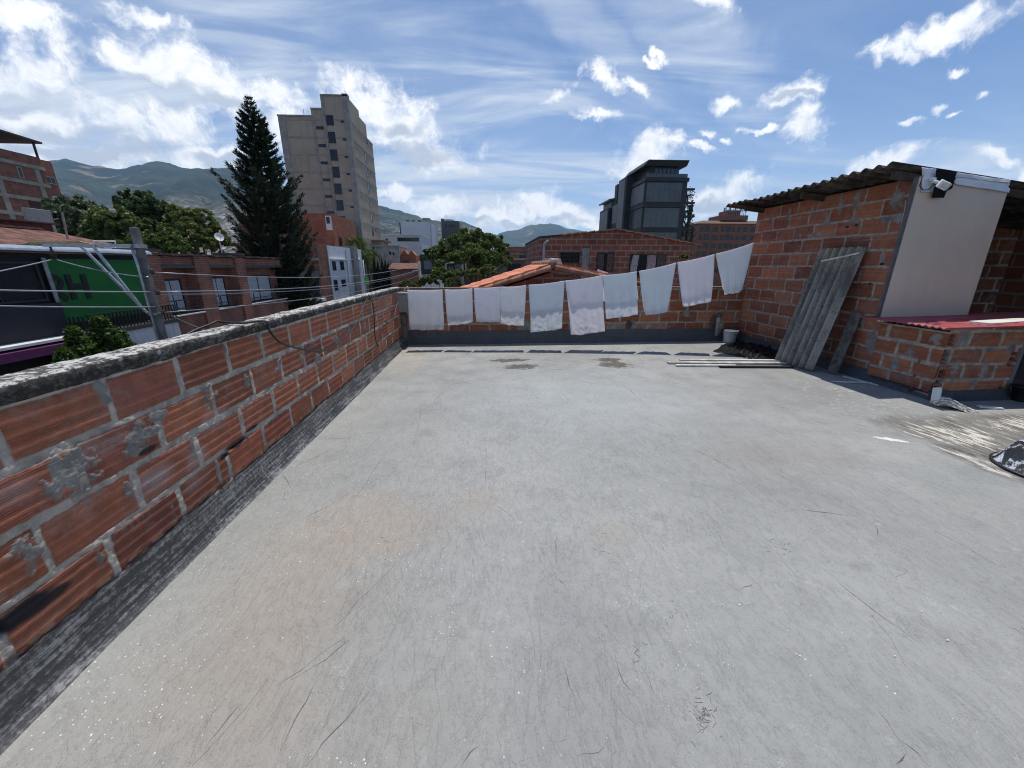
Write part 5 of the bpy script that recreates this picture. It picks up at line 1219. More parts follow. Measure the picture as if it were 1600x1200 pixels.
MB().tube([(ds.x, ds.y, 1.95), tuple(ds-ax_*.02)], .025, 8).build('stand', M_steel, dh); MB().tube([tuple(ds+Vector((0,0,-.25))), tuple(ds+ax_*.22)], .012, 6).build('feed_arm', M_steel, dh)

# ---- low house with the red tiled roof behind the shop
lr = empty('low_tiled_house', (-21, 14, GZ), 'low house with a dull red tiled roof above the shop front', 'house')
MB().box(-30, -16.2, 8, 19.4, GZ, 2.0).build('wall', M_br1, lr)
m_rt = attr_mat('dull_red_tile', .9, 40, .3, .4)
M_rroof = plain('dull_red_tile_roof', (.155,.07,.05), .9, var=.5, scale=2.6, bump=.5, dirt=(.06,.045,.04), ds=3)
MB().prism([(-15.6, 6, 2.05), (-15.6, 18.0, 2.05), (-18.5, 18.4, 3.02), (-18.5, 6, 3.02)], (0,0,-.14)).build('roof', M_rroof, lr)
MB().prism([(-15.6, 18.02, 2.05), (-18.52, 18.42, 3.03), (-18.52, 22.6, 2.5), (-16.0, 22.0, 2.05)], (0,0,-.14)).build('roof', M_rroof, lr)
MB().box(-20.5, -18.6, 6, 19.0, 2.6, 3.28).build('upper_wall', plain('dark_red_wall', (.10,.038,.03), .85, var=.3), lr)
MB().bar((-18.5, 6, 3.06), (-18.5, 18.4, 3.06), .22, .08).build('ridge', plain('ridge_red', (.20,.085,.065), .9, var=.3), lr)
MB().box(-20.7, -18.45, 6, 19.2, 3.285, 3.34).build('roof_edge', plain('dark_sheet_edge', (.09,.05,.045), .7), lr)
sk0, sk1 = at(50, 345, 0, -24), at(79, 329, 0, -24)
sh_ = MB().box(-24.35, -24, sk0.y, sk1.y, 2.5, sk1.z); o = sh_.build('roof_shed', plain('pale_grey_sheet', (.30,.29,.28), .6, var=.1, dirt=(.2,.17,.15)), bevel=.02); tag(o, 'small grey sheet metal cabin on the roof below the banded brick building', 'roof cabin')
o = MB().tube([at(97,332,0,-16.5), at(106,374,0,-16.5)], .035, 6).build('pole', plain('rusty_rod', (.30,.25,.19), .7)); tag(o, 'thin leaning rod standing above the red tiled roof', 'rod')
# ladder lying on the roof
la_ = empty('ladder', tuple(at(90,381,0,-14.6)), 'yellowish ladder lying along the red roof over the green shop', 'ladder')
r0, r1 = at(45,380,0,-14.6), at(124,377.5,0,-14.6); s0, s1 = r0+Vector((-.45,.1,-.06)), r1+Vector((-.45,.1,-.06))
M_lad = plain('yellowed_fibreglass', (.38,.32,.17), .6, var=.2)
MB().bar(r0, r1, .045, .08).build('rail', M_lad, la_); MB().bar(s0, s1, .045, .08).build('rail', M_lad, la_)
for i in range(12):
    t = (i+.5)/12; MB().bar(r0.lerp(r1,t), s0.lerp(s1,t), .03, .03).build('rung', M_lad, la_)
b0 = at(124,378,0,-14.6); b1 = at(168,387,0,-13.6); o = MB().bar(b0, b1, .07, .05).build('beam', M_lad); tag(o, 'yellowish beam sloping down from the ladder to the shop roof', 'beam')
ra = empty('roof_railing', tuple(at(165,388,0,-13.2)), 'white tube railing on the flat roof beside the ladder', 'railing')
q = [at(px, py, 0, -13.2) for px, py in ((146,388),(146,377),(180,377),(180,388))]
MB().tube(q, .022, 6).build('frame', M_white, ra); MB().tube([at(163,377,0,-13.2), at(163,388,0,-13.2)], .018, 6).build('post', M_white, ra)
MB().bar(at(160,388.5,0,-13.2), at(203,389,0,-13.2), .18, .09).build('kerb', M_white, ra)

# ---- banded brick apartment block on the far left
S = 2.5
def lbz(z): return 1.6+(z-1.6)*S
bb = empty('banded_block', (-82, 70, GZ), 'brick apartment block with pale concrete bands and an open top floor at the left edge', 'apartment block')
MB().box(-92, -75, 55, 78.2, GZ, 19.0).build('wall', M_br4, bb)
mb_c = plain('pale_concrete_band', (.33,.29,.235), .85, var=.2, scale=.6)
for z_ in (17.3, 14.65, 12.15, 9.6): MB().box(-74.997, -74.85, 55, 78.4, z_-.27, z_+.27).build('floor_band', mb_c, bb)
for y_ in (57.5, 70.6, 76.6):
    MB().box(-74.997, -74.88, y_, y_+.75, GZ, 17.0).build('column', mb_c, bb)
MB().box(-90, -76.0, 77.2, 81.0, 13.6, 19.0).build('bay', M_br4, bb)
win_x(bb, 78.3, 80.7, 15.3, 16.5, -76.0, fr=mb_c, bars=2, fw=.12)
win_x(bb, 74.0, 74.8, 15.1, 16.9, -75.0, fr=mb_c, fw=.2)
for z_ in (11.0, 8.2): MB().box(-74.997, -74.9, 74.2, 76.4, z_-.9, z_+1.1).build('recess', plain('brown_recess', (.075,.035,.026), .8), bb)
MB().box(-91, -76, 66.0, 69.5, 19.0, 21.0).build('top_room', M_br4, bb)
MB().box(-75.2, -75.0, 55, 66, 19.0, 19.9).build('parapet', M_br4, bb)
MB().prism([(-74.4, 52, 22.2), (-74.4, 78.8, 21.2), (-92, 78.8, 21.2), (-92, 52, 22.2)], (0,0,.28)).build('roof', plain('dark_roof_sheet', (.055,.045,.04), .7, var=.3), bb)
for y_ in (69.9, 78.0): MB().box(-75.3, -75.05, y_, y_+.22, 19.0, 21.4).build('post', M_frame, bb)
MB().box(-92, -80, 55, 66, 19.0, 21.8).build('shade_wall', plain('ochre_shade_wall', (.10,.075,.04), .9), bb)

# ---- red brick block and white house beyond the pine
WX = -22.0
def onw(px, py): return at(px, py, 0, WX)
A_ = onw(510,385); B_ = onw(563,392)
wh_ = house('white_house', 'narrow white two storey house front with dark window pairs, stained with damp', 'house', WX-10, WX, A_.y, B_.y-.3, GZ, A_.z, M_br2)
MB().box(WX+.003, WX+.10, A_.y-.05, B_.y, GZ, A_.z+.15).build('front', plain('damp_white_plaster', (.66,.68,.70), .8, var=.06, scale=1.2, dirt=(.40,.42,.43), ds=.8), wh_)
for (pa, pb, ya, yb_) in ((517.2,524.5,408,422.5),(529.5,537,408,422),(551.5,558.5,408.5,420.5),(519.8,527.5,437.5,453.5),(532,539.5,437,447),(554,560.5,433.5,446)):
    p_, q_ = onw(pa, ya), onw(pb, yb_); win_x(wh_, p_.y, q_.y, q_.z, p_.z, WX+.10, bars=1, cross=1, fw=.07)
for (pa, pb, py) in ((514.5,538.5,404.5),(546,562,404.8)):
    p_, q_ = onw(pa, py), onw(pb, py); MB().box(WX+.104, WX+.35, p_.y, q_.y, p_.z-.1, p_.z+.05).build('ledge', M_white, wh_)
MB().box(WX+.104, WX+.2, onw(541.5,420).y, onw(541.5,420).y+.16, GZ, A_.z-.1).build('drain_pipe', plain('grey_pipe', (.4,.42,.44), .6), wh_)
# brick side wall with a small roofed terrace in front of the white house
sw = empty('brick_house', (-24, 52, GZ), 'clay block house side between the pine and the white house, grey beam over its terrace', 'house')
MB().box(-32, WX-.01, A_.y-3.2, A_.y-.08, GZ, A_.z+.2).build('wall', M_br2, sw)
MB().box(-31, WX+.02, A_.y-3.5, A_.y-3.21, 2.25, 2.55).build('floor_band', M_concrete, sw)
MB().box(-29, WX+.02, A_.y-3.45, A_.y-3.21, .0, .95).build('beam', plain('dark_grey_beam', (.14,.14,.14), .8), sw)
for i in range(4): win_y(sw, -27.2+i*1.22, -26.05+i*1.22, -2.4, -.1, A_.y-3.21, bars=1, fw=.06)
MB().box(-29, WX+.4, A_.y-4.6, A_.y-3.5, -2.9, -2.55).build('balcony_slab', M_white, sw)
rb = empty('red_block', (-28, 76, GZ), 'orange red brick block between the pine and the concrete tower', 'house')
k_ = 70/55.
MB().box(-40, -25.2, 70, 82, GZ, 9.3).build('wall', M_br3, rb)
MB().box(-31.2, -25.15, 69.93, 69.997, 5.9, 6.15).build('floor_band', plain('red_band', (.30,.13,.085), .9), rb)
MB().box(-29.5, -25.2, 70, 82, 9.3, 9.75).build('upper_wall', M_br3, rb)
MB().box(-26.2, -25.25, 69.9, 69.99, 7.2, 9.4).build('white_panel', M_white, rb); win_y(rb, -26.05, -25.5, 8.2, 9.2, 69.9, fw=.06)
win_x(rb, 72, 73.3, 4.2, 6.4, -25.2, bars=1)
for i in range(6): 
    MB().box(-36.5+i*1.1, -35.9+i*1.1, 70.2, 70.4, 9.3, 9.9).build('roof_block', M_frame, rb)
gl_ = house('grey_wall_house', 'low grey rendered house at the foot of the orange red block', 'house', -27.5, -21.5, 67.2, 69.5, GZ, 4.6, plain('grey_render', (.24,.23,.21), .9, var=.2, scale=1))
# ---- small far houses in the gap down the street
far = [('tall_white_building', 'tall blank white building with rooftop water tanks against the mountain', (-26.3,-17.3,130,150,GZ,14.6), plain('cool_white_render', (.56,.58,.62), .8, var=.05, scale=.3)),
 ('white_building', 'lower white building with a dark strip window in front of the taller white one', (-26.2,-16.2,105,118,GZ,8.9), plain('cool_white_render', (.56,.58,.62), .8, var=.05, scale=.3)),
 ('grey_building', 'dark grey building top rising beside the big round tree', (-15.9,-9.6,150,160,GZ,16.9), plain('dark_grey_render', (.11,.11,.105), .9, var=.2)),
 ('rendered_house', 'old pale rendered house with stained wall near the cypress row', (-22.6,-17.6,84,92,GZ,5.3), plain('stained_render', (.42,.38,.34), .9, var=.3, scale=1.4, dirt=(.2,.17,.15))),
 ('flat_roofed_house', 'small house with a flat terracotta roof edge by the palm', (-28.0,-22.8,92,97,GZ,6.6), plain('ochre_render', (.34,.29,.22), .9, var=.2)),
 ('brick_cottage', 'low red brick house with dark garage behind the second pole', (-15.5,-6.4,66,72,GZ,1.0), M_br1),
 ('dark_house', 'dark house with grey shutters half hidden by the round tree', (-9.4,-5.6,58,63,GZ,3.1), plain('charcoal_render', (.035,.035,.035), .8, var=.3)),
 ('orange_house', 'unfinished orange block house between pale house and white building', (-17.4,-14.4,84,90,GZ,3.6), M_br3),
 ('brick_house', 'red brick flats far off right of the round tree', (3.0,9.0,90,98,GZ,5.6), M_br4),
 ('low_house', 'low house with a pale concrete roof slab beyond the tiled roof', (.9,4.6,42,47,GZ,2.15), plain('brown_render', (.20,.15,.12), .9, var=.3)),
 ('far_block', 'pale grey block of flats far down the valley', (13.5,19,170,180,GZ,8.2), plain('far_grey_render', (.32,.32,.33), .9, var=.2)),
 ('far_block', 'brown grey block of flats far down the valley, left of the pale one', (5.6,12,165,175,GZ,7.0), plain('far_brown_render', (.25,.21,.19), .9, var=.2))]
FE = {}
for nm, lab, (xa, xb, ya, yb_, za, zb), mt in far:
    e = house(nm, lab, 'building' if 'building' in nm or 'block' in nm else 'house', xa, xb, ya, yb_, za, zb, mt, parapet=None); FE[lab[:12]] = e
def fe(s): return FE[s[:12]]
e = fe('tall blank white'); MB().box(-19.5,-17.4,130,140,14.6,15.7).build('roof_house', M_concrete, e); MB().box(-17.28,-17.0,129.9,131.5,GZ,14.7).build('corner_strip', plain('grey_pipe', (.4,.42,.44), .6), e)
MB().box(-26.6,-26.32,129.9,131,GZ,14.3).build('corner_strip', M_frame, e)
for i, x in enumerate((-24.5,-22.8,-20.9)): MB().lathe((x,133,14.6), [(0,0),(.5,0),(.55,.6),(.4,.8),(0,.85)], 14).build('water_tank', M_frame, e)
e = fe('lower white building'); win_y(e, -22.3,-16.9,7.45,8.35,105, bars=6, fw=.08); win_y(e, -25.2,-24.7,7.6,8.1,105, fw=.06); MB().box(-26.4,-16.1,104.8,118.2,8.9,9.1).build('roof_edge', M_white, e)
e = fe('dark grey building'); win_y(e, -14.6,-13.9,14.9,15.7,150, fw=.08); win_y(e, -13.2,-11.0,14.9,15.7,150, bars=2, fw=.08); MB().box(-15.95,-14.8,149.9,152,16.9,17.6).build('roof_house', plain('dark_grey_render', (.11,.11,.105), .9, var=.2), e)
e = fe('old pale rendered'); win_y(e, -19.7,-19.3,3.7,4.3,84, fw=.05); win_y(e, -19.0,-18.7,3.7,4.2,84, fw=.05); MB().box(-22.8,-17.4,83.8,92,5.3,5.5).build('roof_edge', plain('weathered_edge', (.5,.48,.45), .8, dirt=(.2,.2,.2)), e)
e = fe('small house with a flat'); MB().box(-28.6,-22.2,91.4,97.5,6.6,7.0).build('roof', plain('terracotta_edge', (.21,.12,.09), .9), e); win_y(e, -26,-24.8,4.6,5.8,92, fw=.08)
e = fe('low red brick house'); MB().prism([(-15.8,65.5,1.0),(-6.1,65.5,1.0),(-6.1,69,1.9),(-15.8,69,1.9)], (0,0,.12)).build('roof', M_rroof, e); MB().box(-9.6,-6.8,65.9,65.997,-3.5,-.6).build('garage_door', M_dark, e)
e = fe('dark house with'); win_y(e, -8.9,-7.7,1.1,2.3,58, fr=plain('grey_shutter', (.16,.16,.165), .7), gl=plain('grey_shutter', (.16,.16,.165), .7), cross=3); MB().box(-9.5,-5.5,57.8,63,.2,.4).build('floor_band', M_concrete, e); MB().box(-9.45,-6.2,57.9,57.997,-2,.15).build('white_wall', M_white, e)
e = fe('unfinished orange'); MB().prism([(-17.5,83.9,3.6),(-16.6,83.9,4.6),(-15.9,83.9,3.75),(-15.2,83.9,4.55),(-14.4,83.9,3.6)], (0,3,0)).build('gable', M_br3, e); win_y(e, -17.0,-15.9,1.7,2.6,84, fw=.06)
e = fe('red brick flats'); 
for i in range(3): MB().box(2.9,9.1,89.9,89.997,1.0+i*1.5,1.15+i*1.5).build('floor_band', plain('pale_band', (.4,.33,.28), .9), e)
win_y(e, 7.4,8.6,3.2,4.4,90, fw=.08); win_y(e, 7.4,8.6,1.4,2.5,90, fw=.08)
e = fe('low house with'); MB().box(.5,5.0,41.5,47.2,2.15,2.30).build('roof_slab', plain('pale_slab', (.42,.38,.32), .9, var=.2), e); win_y(e, 2.2,3.6,.9,1.8,42, fw=.06)
for s_ in ('pale grey block', 'brown grey block'):
    e = fe(s_); xx0 = e.location.x
    for r_ in range(4):
        for c_ in range(4): win_y(e, xx0-2.4+c_*1.25, xx0-1.7+c_*1.25, 5.4-r_*2.3+(.8 if 'pale' in s_ else 0), 6.4-r_*2.3+(.8 if 'pale' in s_ else 0), e.location.y-5, fw=.08)
# the rest of the town on the valley floor, far too many roofs to count
rs = random.Random(77); tm = MB()
for i in range(2600):
    y = 180+1150*rs.random()**1.3; x = rs.uniform(-1.15, .75)*y
    if -.36*y < x < -.2*y and y < 200: continue
    a = rs.uniform(5, 12); h_ = rs.uniform(3, 7.5) + (rs.random() < .05)*rs.uniform(4, 12)
    tm.box(x, x+a, y, y+rs.uniform(6, 12), GZ, GZ+h_, rs.choice((0,0,0,1,1,2)))
o = tm.build('town_roofs', [plain('town_brick', (.23,.11,.08), .9, var=.4, scale=.05), plain('town_render', (.36,.33,.30), .9, var=.3, scale=.05), plain('town_white', (.55,.54,.52), .9, var=.2, scale=.05)]); tag(o, 'mass of small roofs and walls of the town filling the valley floor', 'town', kind='stuff')

# ================================================================== POLES AND WIRES
px_, py_ = -7.35, 9.15
M_pole = plain('pole_concrete', (.20,.19,.17), .9, var=.3, scale=4, bump=.4, dirt=(.10,.09,.08))
po = empty('utility_pole', (px_, py_, GZ), 'concrete utility pole with a galvanised bracket in front of the green shop', 'utility pole')
m = MB(); top = 2.36
for sx, sy, w1, w2 in ((0,0,.075,.10),):
    m.prism([(px_-w1, py_-.13, GZ), (px_+w1, py_-.13, GZ), (px_+.062, py_-.07, top), (px_-.062, py_-.07, top)], (0, .12, 0))
m.build('shaft', M_pole, po, bevel=.012)
for z_ in np.arange(-.5, 2.3, .22): pass
MB().tube([(px_-.02, py_-.17, GZ), (px_-.02, py_-.15, 1.6), (px_-.05, py_-.14, 2.0)], .025, 8).build('conduit', M_steel, po, smooth=True)
arm0 = Vector((px_-.02, py_-.16, 2.0)); arm1 = at(70, 389, 1, py_-.16); arm1.z = 2.0
MB().bar(arm0, arm1, .05, .06).build('crossarm', M_steel, po)
for t_, zz_ in ((.62,.0),(.42,.12)):
    MB().bar(arm0.lerp(arm1, t_)+Vector((0,-.06 if zz_ else .06,0)), Vector((px_-.12, py_-.16-(.05 if zz_ else -.05), .60+zz_)), .035, .045).build('brace', M_steel, po)
MB().box(px_-.09, px_+.09, py_-.14, py_+.09, .55, .60).build('band', M_steel, po); MB().box(px_-.085, px_+.085, py_-.14, py_+.09, 1.95, 2.03).build('band', M_steel, po)
M_ins = plain('brown_insulator', (.05,.035,.03), .3)
ia = at(79, 402, 1, py_-.16)
MB().lathe((arm1.x+.12, py_-.16, 1.72), [(0,0),(.05,.02),(.035,.06),(.06,.08),(.035,.12),(.055,.15),(.02,.19),(.02,.25)], 12).build('insulator', M_ins, po, smooth=True)
for z_ in (1.42, .98, .55): MB().lathe((px_+.16, py_-.05, z_), [(0,0),(.035,.01),(.045,.04),(.03,.06),(.045,.09),(0,.11)], 10).build('insulator', M_ins, po, smooth=True)
p2 = at(655, 409, 1, 31); 
po2 = empty('utility_pole', (p2.x, 31, GZ), 'slim grey concrete pole far down the street by the round tree', 'utility pole')
MB().tube([(p2.x, 31, GZ), (p2.x, 31, 1.9)], [.15,.09], 10).build('shaft', M_pole, po2, smooth=True); MB().box(p2.x-.5, p2.x+.12, 30.9, 30.97, 1.2, 1.27).build('crossarm', M_steel, po2)
MB().lathe((p2.x-.4, 30.93, 1.27), [(0,0),(.03,.01),(.04,.05),(0,.1)], 8).build('insulator', M_ins, po2)
p3 = at(567, 406, 1, 60); po3 = empty('utility_pole', (p3.x, 60, GZ), 'thin steel pole at the corner of the white house, with a green banner', 'utility pole')
MB().tube([(p3.x, 60, GZ), (p3.x, 60, p3.z)], [.14,.09], 8).build('shaft', M_steel, po3, smooth=True)
g0 = at(573, 437, 1, 59.8); MB().box(g0.x-.25, g0.x+.3, 59.75, 59.8, g0.z-.75, g0.z+.35).build('banner', plain('bright_green_cloth', (.10,.42,.07), .8), po3)
p4 = at(696, 412, 1, 29); po4 = empty('street_lamp', (p4.x, 29, GZ), 'thin street lamp pole standing before the round tree', 'street lamp')
MB().tube([(p4.x, 29, GZ), (p4.x, 29, p4.z)], .06, 8).build('pole', M_steel, po4); MB().bar((p4.x, 29, p4.z), (p4.x+.35, 29, p4.z+.06), .04).build('arm', M_steel, po4); MB().box(p4.x+.3, p4.x+.6, 28.92, 29.08, p4.z+.02, p4.z+.12).build('lamp_head', M_steel, po4, bevel=.02)
def wire(p, q, sag, r, label, m=M_wire):
    p, q = Vector(p), Vector(q); pts = [p.lerp(q, t)+Vector((0,0,-4*sag*t*(1-t))) for t in np.linspace(0, 1, 26)]
    o = MB().tube(pts, r, 6).build('power_line', m, smooth=True); return tag(o, label, 'power line', 'wires along the street')
e2 = Vector((p2.x, 31, 1.75))
wire((px_+.16, py_, 1.46), e2, .45, .011, 'topmost wire running from the near pole down the street past the pine')
wire((px_+.16, py_, 1.05), e2+Vector((0,0,-.42)), .38, .014, 'upper of the doubled middle wires passing before the pine')
wire((px_+.16, py_-.03, .99), e2+Vector((0,0,-.47)), .42, .012, 'lower of the doubled middle wires passing before the pine')
wire((px_+.16, py_, .60), e2+Vector((0,0,-.85)), .33, .012, 'lowest wire running from the near pole past the pine')
lw0 = at(-160, 440, 0, -7.2)
wire((px_+.1, py_-.15, 1.06), at(-300, 446, 0, -6.6),   .02, .013, 'thick pale wire crossing the big letters on the green wall, above a thinner one')
wire((px_+.1, py_-.15, .74), at(-300, 470, 0, -6.6), .03, .012, 'pale wire crossing the foot of the big letters on the green wall')
wire((arm1.x+.12, py_-.16, 1.73), at(-320, 475, 0, -8.2), .05, .011, 'pale wire sloping from the bracket tip down to the left edge')
wire((arm1.x+.12, py_-.16, 1.73), (px_+.1, py_-.1, 1.36), .06, .012, 'short wire sagging from the bracket tip back to the pole')
ky = wire(at(326,518,0,-6.5), at(268,493,0,-11.6), .02, .008, 'thin stay wire rising from the coping toward the brick balcony house')
sp_ = empty('wire_spacer', tuple(e2.lerp(Vector((px_,py_,1)), .5)), 'small wire spacer hung on the street wires in front of the pine', 'spacer')
tt = .52; a_ = Vector((px_+.16, py_, 1.05)).lerp(e2+Vector((0,0,-.42)), .42)+Vector((0,0,-.37))
MB().bar(a_+Vector((0,0,.33)), a_+Vector((0,0,-.5)), .02).bar(a_+Vector((-.12,0,.05)), a_+Vector((.14,0,-.05)), .02).build('rod', M_wire, sp_)

# ================================================================== TREES
def leaves_from(name, pts, nrm, size, colf, mat, parent, rs, flat=.35, asp=.5):
    """one small bent leaf spray (a quad) at every point"""
    n_ = len(pts); d = rs.normal(size=(n_, 3)) + nrm*flat*2; d /= np.linalg.norm(d, axis=1)[:, None]+1e-9
    t = np.cross(d, rs.normal(size=(n_, 3))); t /= np.linalg.norm(t, axis=1)[:, None]+1e-9; b_ = np.cross(d, t)
    s_ = size*rs.uniform(.6, 1.3, n_)[:, None]
    a = pts - t*s_*.5; c = pts + t*s_*.5; e = b_*s_*asp*.5
    V = np.stack([a, pts+e, c, pts-e], 1).reshape(-1, 3); Q = np.arange(n_*4).reshape(-1, 4)
    C = np.repeat(np.clip(colf, 0, 1), 4)[:, None]*np.ones(3)
    return np_mesh(name, V, Q, mat, parent, C, smooth=False)
def broadleaf(name, label, base, blobs, nclump, nleaf, lsize, mat, seed, group=None, cr=.17, limb=True, cat='tree', trunk_r=.22):
    base = Vector(base); e = empty(name, tuple(base), label, cat, group); rs = np.random.RandomState(seed)
    B = np.array([[*b_[0], *((b_[1],)*3 if isinstance(b_[1], (int, float)) else b_[1])] for b_ in blobs], float)
    wgt = B[:, 3]*B[:, 5]; wgt /= wgt.sum()
    bi = rs.choice(len(B), nclump, p=wgt); d = rs.normal(size=(nclump, 3)); d /= np.linalg.norm(d, axis=1)[:, None]; d[:, 2] = np.where(d[:, 2] < -.35, -d[:, 2]*.6, d[:, 2])
    rad = rs.uniform(.62, 1.08, nclump)[:, None]
    cc = B[bi, :3] + d*B[bi, 3:]*rad; R = B[bi, 3:].mean(1)
    ci = rs.randint(0, nclump, nleaf); o = rs.normal(size=(nleaf, 3)); o /= np.linalg.norm(o, axis=1)[:, None]; o *= rs.uniform(.25, 1, nleaf)[:, None]**.5
    P_ = cc[ci] + o*(R[ci]*cr*rs.uniform(.7, 1.3, nleaf))[:, None]*np.array((1, 1, .75))
    tone = rs.uniform(0, 1, nclump)[ci]*.55 + rs.uniform(0, .45, nleaf)
    leaves_from('crown', P_, o*.6+d[ci]*.5, lsize, tone, mat, e, rs)
    m = MB(); low = B[:, 2].min(); ctr = Vector(tuple(np.average(B[:, :3], 0, weights=wgt)))
    fork = Vector((base.x+(ctr.x-base.x)*.3, base.y+(ctr.y-base.y)*.3, base.z+(ctr.z-base.z)*.45))
    m.tube([base, base.lerp(fork, .5)+Vector((.06,0,0)), fork], [trunk_r*1.3, trunk_r, trunk_r*.85], 10)
    if limb:
        for b_ in B:
            tip = Vector(b_[:3]); mid = fork.lerp(tip, .5)+Vector((rs.uniform(-.2,.2), rs.uniform(-.2,.2), .15))
            m.tube([fork-Vector((0,0,.1)), mid, tip, tip+Vector((rs.uniform(-.3,.3)*b_[3], rs.uniform(-.3,.3)*b_[4], .6*b_[5]))], [trunk_r*.6, trunk_r*.4, trunk_r*.2, .02], 7)
    m.build('trunk', M_bark, e, smooth=True); return e
ML_dark = leaf_mat('dark_green_foliage', (0.030, 0.054, 0.021), (0.090, 0.128, 0.039), .22)
ML_mid = leaf_mat('mid_green_foliage', (0.051, 0.081, 0.022), (0.152, 0.189, 0.052), .25)
ML_yel = leaf_mat('yellow_green_foliage', (0.068, 0.092, 0.027), (0.209, 0.223, 0.074), .28)
ML_grey = leaf_mat('grey_green_foliage', (0.050, 0.070, 0.039), (0.147, 0.175, 0.098), .2)
ML_pine = leaf_mat('pine_needles', (0.011, 0.025, 0.016), (0.037, 0.057, 0.030), .08)
ML_pineb = leaf_mat('pine_tips', (.024,.036,.016), (.060,.070,.026), .10)
ML_thuja = leaf_mat('thuja_sprays', (.030,.060,.010), (.100,.150,.028), .2)
ML_cyp = leaf_mat('cypress_sprays', (.010,.020,.010), (.030,.045,.020), .1)
ML_palm = leaf_mat('palm_fronds', (0.052, 0.081, 0.026), (0.150, 0.182, 0.065), .25)
def tb(px, py, y, rpx, sq=.9):
    p = at(px, py, 1, y); r = rpx/600*(y*.96+.5); return (tuple(p), (r, r, r*sq))
def tree_px(name, label, bl, y, nc, nl, ls, mat, seed, group=None, basepx=None, **kw):
    B = [tb(px, py, y+dy, r) for px, py, r, dy in bl]
    bx = sum(b_[0][0] for b_ in B)/len(B) if basepx is None else at(basepx, 415, 1, y).x
    return broadleaf(name, label, (bx, y, GZ), B, nc, nl, ls, mat, seed, group, **kw)
GT = 'trees behind the brick balcony house'
tree_px('broadleaf_tree', 'large dark grey green tree, leftmost behind the brick balcony house', [(122,338,30,0),(150,350,26,-1),(105,362,26,1),(135,375,32,-1),(160,385,26,0),(95,345,16,0)], 46, 300, 26000, .34, ML_grey, 1, GT)
tree_px('broadleaf_tree', 'yellow green tree in front of the tallest dark one behind the brick balcony house', [(180,350,28,-2),(205,365,28,-2),(165,372,26,-1),(195,385,26,-2),(222,378,20,-2),(150,345,12,-1)], 44, 260, 22000, .32, ML_mid, 2, GT)
tree_px('broadleaf_tree', 'tallest dark tree in the middle of the group behind the brick balcony house', [(205,318,18,1),(235,328,24,0),(252,338,20,1),(230,352,26,0),(255,365,20,0),(215,340,20,0)], 47, 280, 24000, .33, ML_dark, 3, GT)
tree_px('broadleaf_tree', 'low bright green tree at the foot of the group behind the brick balcony house', [(235,385,24,0),(258,380,22,0),(212,395,22,0),(278,392,18,0)], 40, 220, 17000, .28, ML_mid, 4, GT)
tree_px('broadleaf_tree', 'pale yellow green tree beside the dark pine behind the satellite dish', [(285,342,20,0),(310,350,22,0),(300,372,26,-1),(330,372,20,0),(345,385,18,0),(275,365,20,0),(322,392,20,-1),(290,395,16,0)], 44, 300, 24000, .30, ML_yel, 5, GT)
tree_px('broadleaf_tree', 'big round dark green tree beyond the tiled roof', [(722,378,20,0),(700,395,20,0),(745,388,22,1),(772,383,16,1),(680,398,16,0),(785,400,14,1),(730,405,26,-1),(760,410,24,0),(698,415,18,-1),(788,412,10,0),(668,402,8,0),(745,370,12,0)], 36, 380, 32000, .26, ML_mid, 6, None, cr=.22)
tree_px('broadleaf_tree', 'dark crown behind the right half of the big round tree', [(765,378,14,0),(782,388,12,0),(748,372,12,0)], 40, 90, 6000, .27, ML_dark, 16, None)
tree_px('shrub', 'bright green bush at the foot of the round tree, behind the second pole', [(688,432,16,0),(672,440,14,0),(706,436,14,0),(655,446,10,0)], 27, 130, 9000, .17, ML_mid, 7, 'bushes by the round tree', cat='bush', trunk_r=.08)
tree_px('shrub', 'yellow green bush close to the left end of the tiled roof', [(725,432,14,0),(745,430,12,0),(765,424,12,0),(708,445,12,0)], 24, 120, 8000, .15, ML_yel, 8, 'bushes by the round tree', cat='bush', trunk_r=.08)
tree_px('shrub', 'flowering yellow bush low by the far corner of the left wall', [(636,442,6,0),(628,447,6,0),(645,447,5,0)], 24, 50, 2500, .14, ML_yel, 9, None, cat='bush', trunk_r=.05)
tree_px('broadleaf_tree', 'small dark tree between the brick house and the far red flats', [(826,402,8,0),(832,410,7,0),(818,410,6,0)], 80, 60, 2600, .35, ML_dark, 10)
tree_px('shrub', 'green bush hanging at the right end of the curtained house', [(1068,402,7,0),(1076,412,7,0),(1066,416,6,0)], 15, 50, 2600, .09, ML_mid, 11, None, cat='bush', trunk_r=.03)
tree_px('broadleaf_tree', 'plants trailing down the lattice of the dark office block', [(1068,295,9,0),(1072,320,8,0),(1074,345,9,0),(1078,360,8,0),(1066,335,6,0)], 95.4, 70, 2600, .6, ML_dark, 12, None, cat='climbing plant', trunk_r=.06, limb=False) if False else None
# plants on the lattice belong to the office block
rs = np.random.RandomState(5); pts = []
for _ in range(26):
    t = rs.uniform(0, 1); z_ = -2+20.5*t; c_ = np.array((46.6+rs.uniform(0, 3.2-1.2*t), 95.2+rs.uniform(0, 1), z_)); pts.append(c_+rs.normal(size=(42, 3))*np.array((.45,.35,.6)))
pts = np.concatenate(pts); leaves_from('plants', pts, rs.normal(size=pts.shape), .5, rs.uniform(0, 1, len(pts)), ML_dark, og, rs)

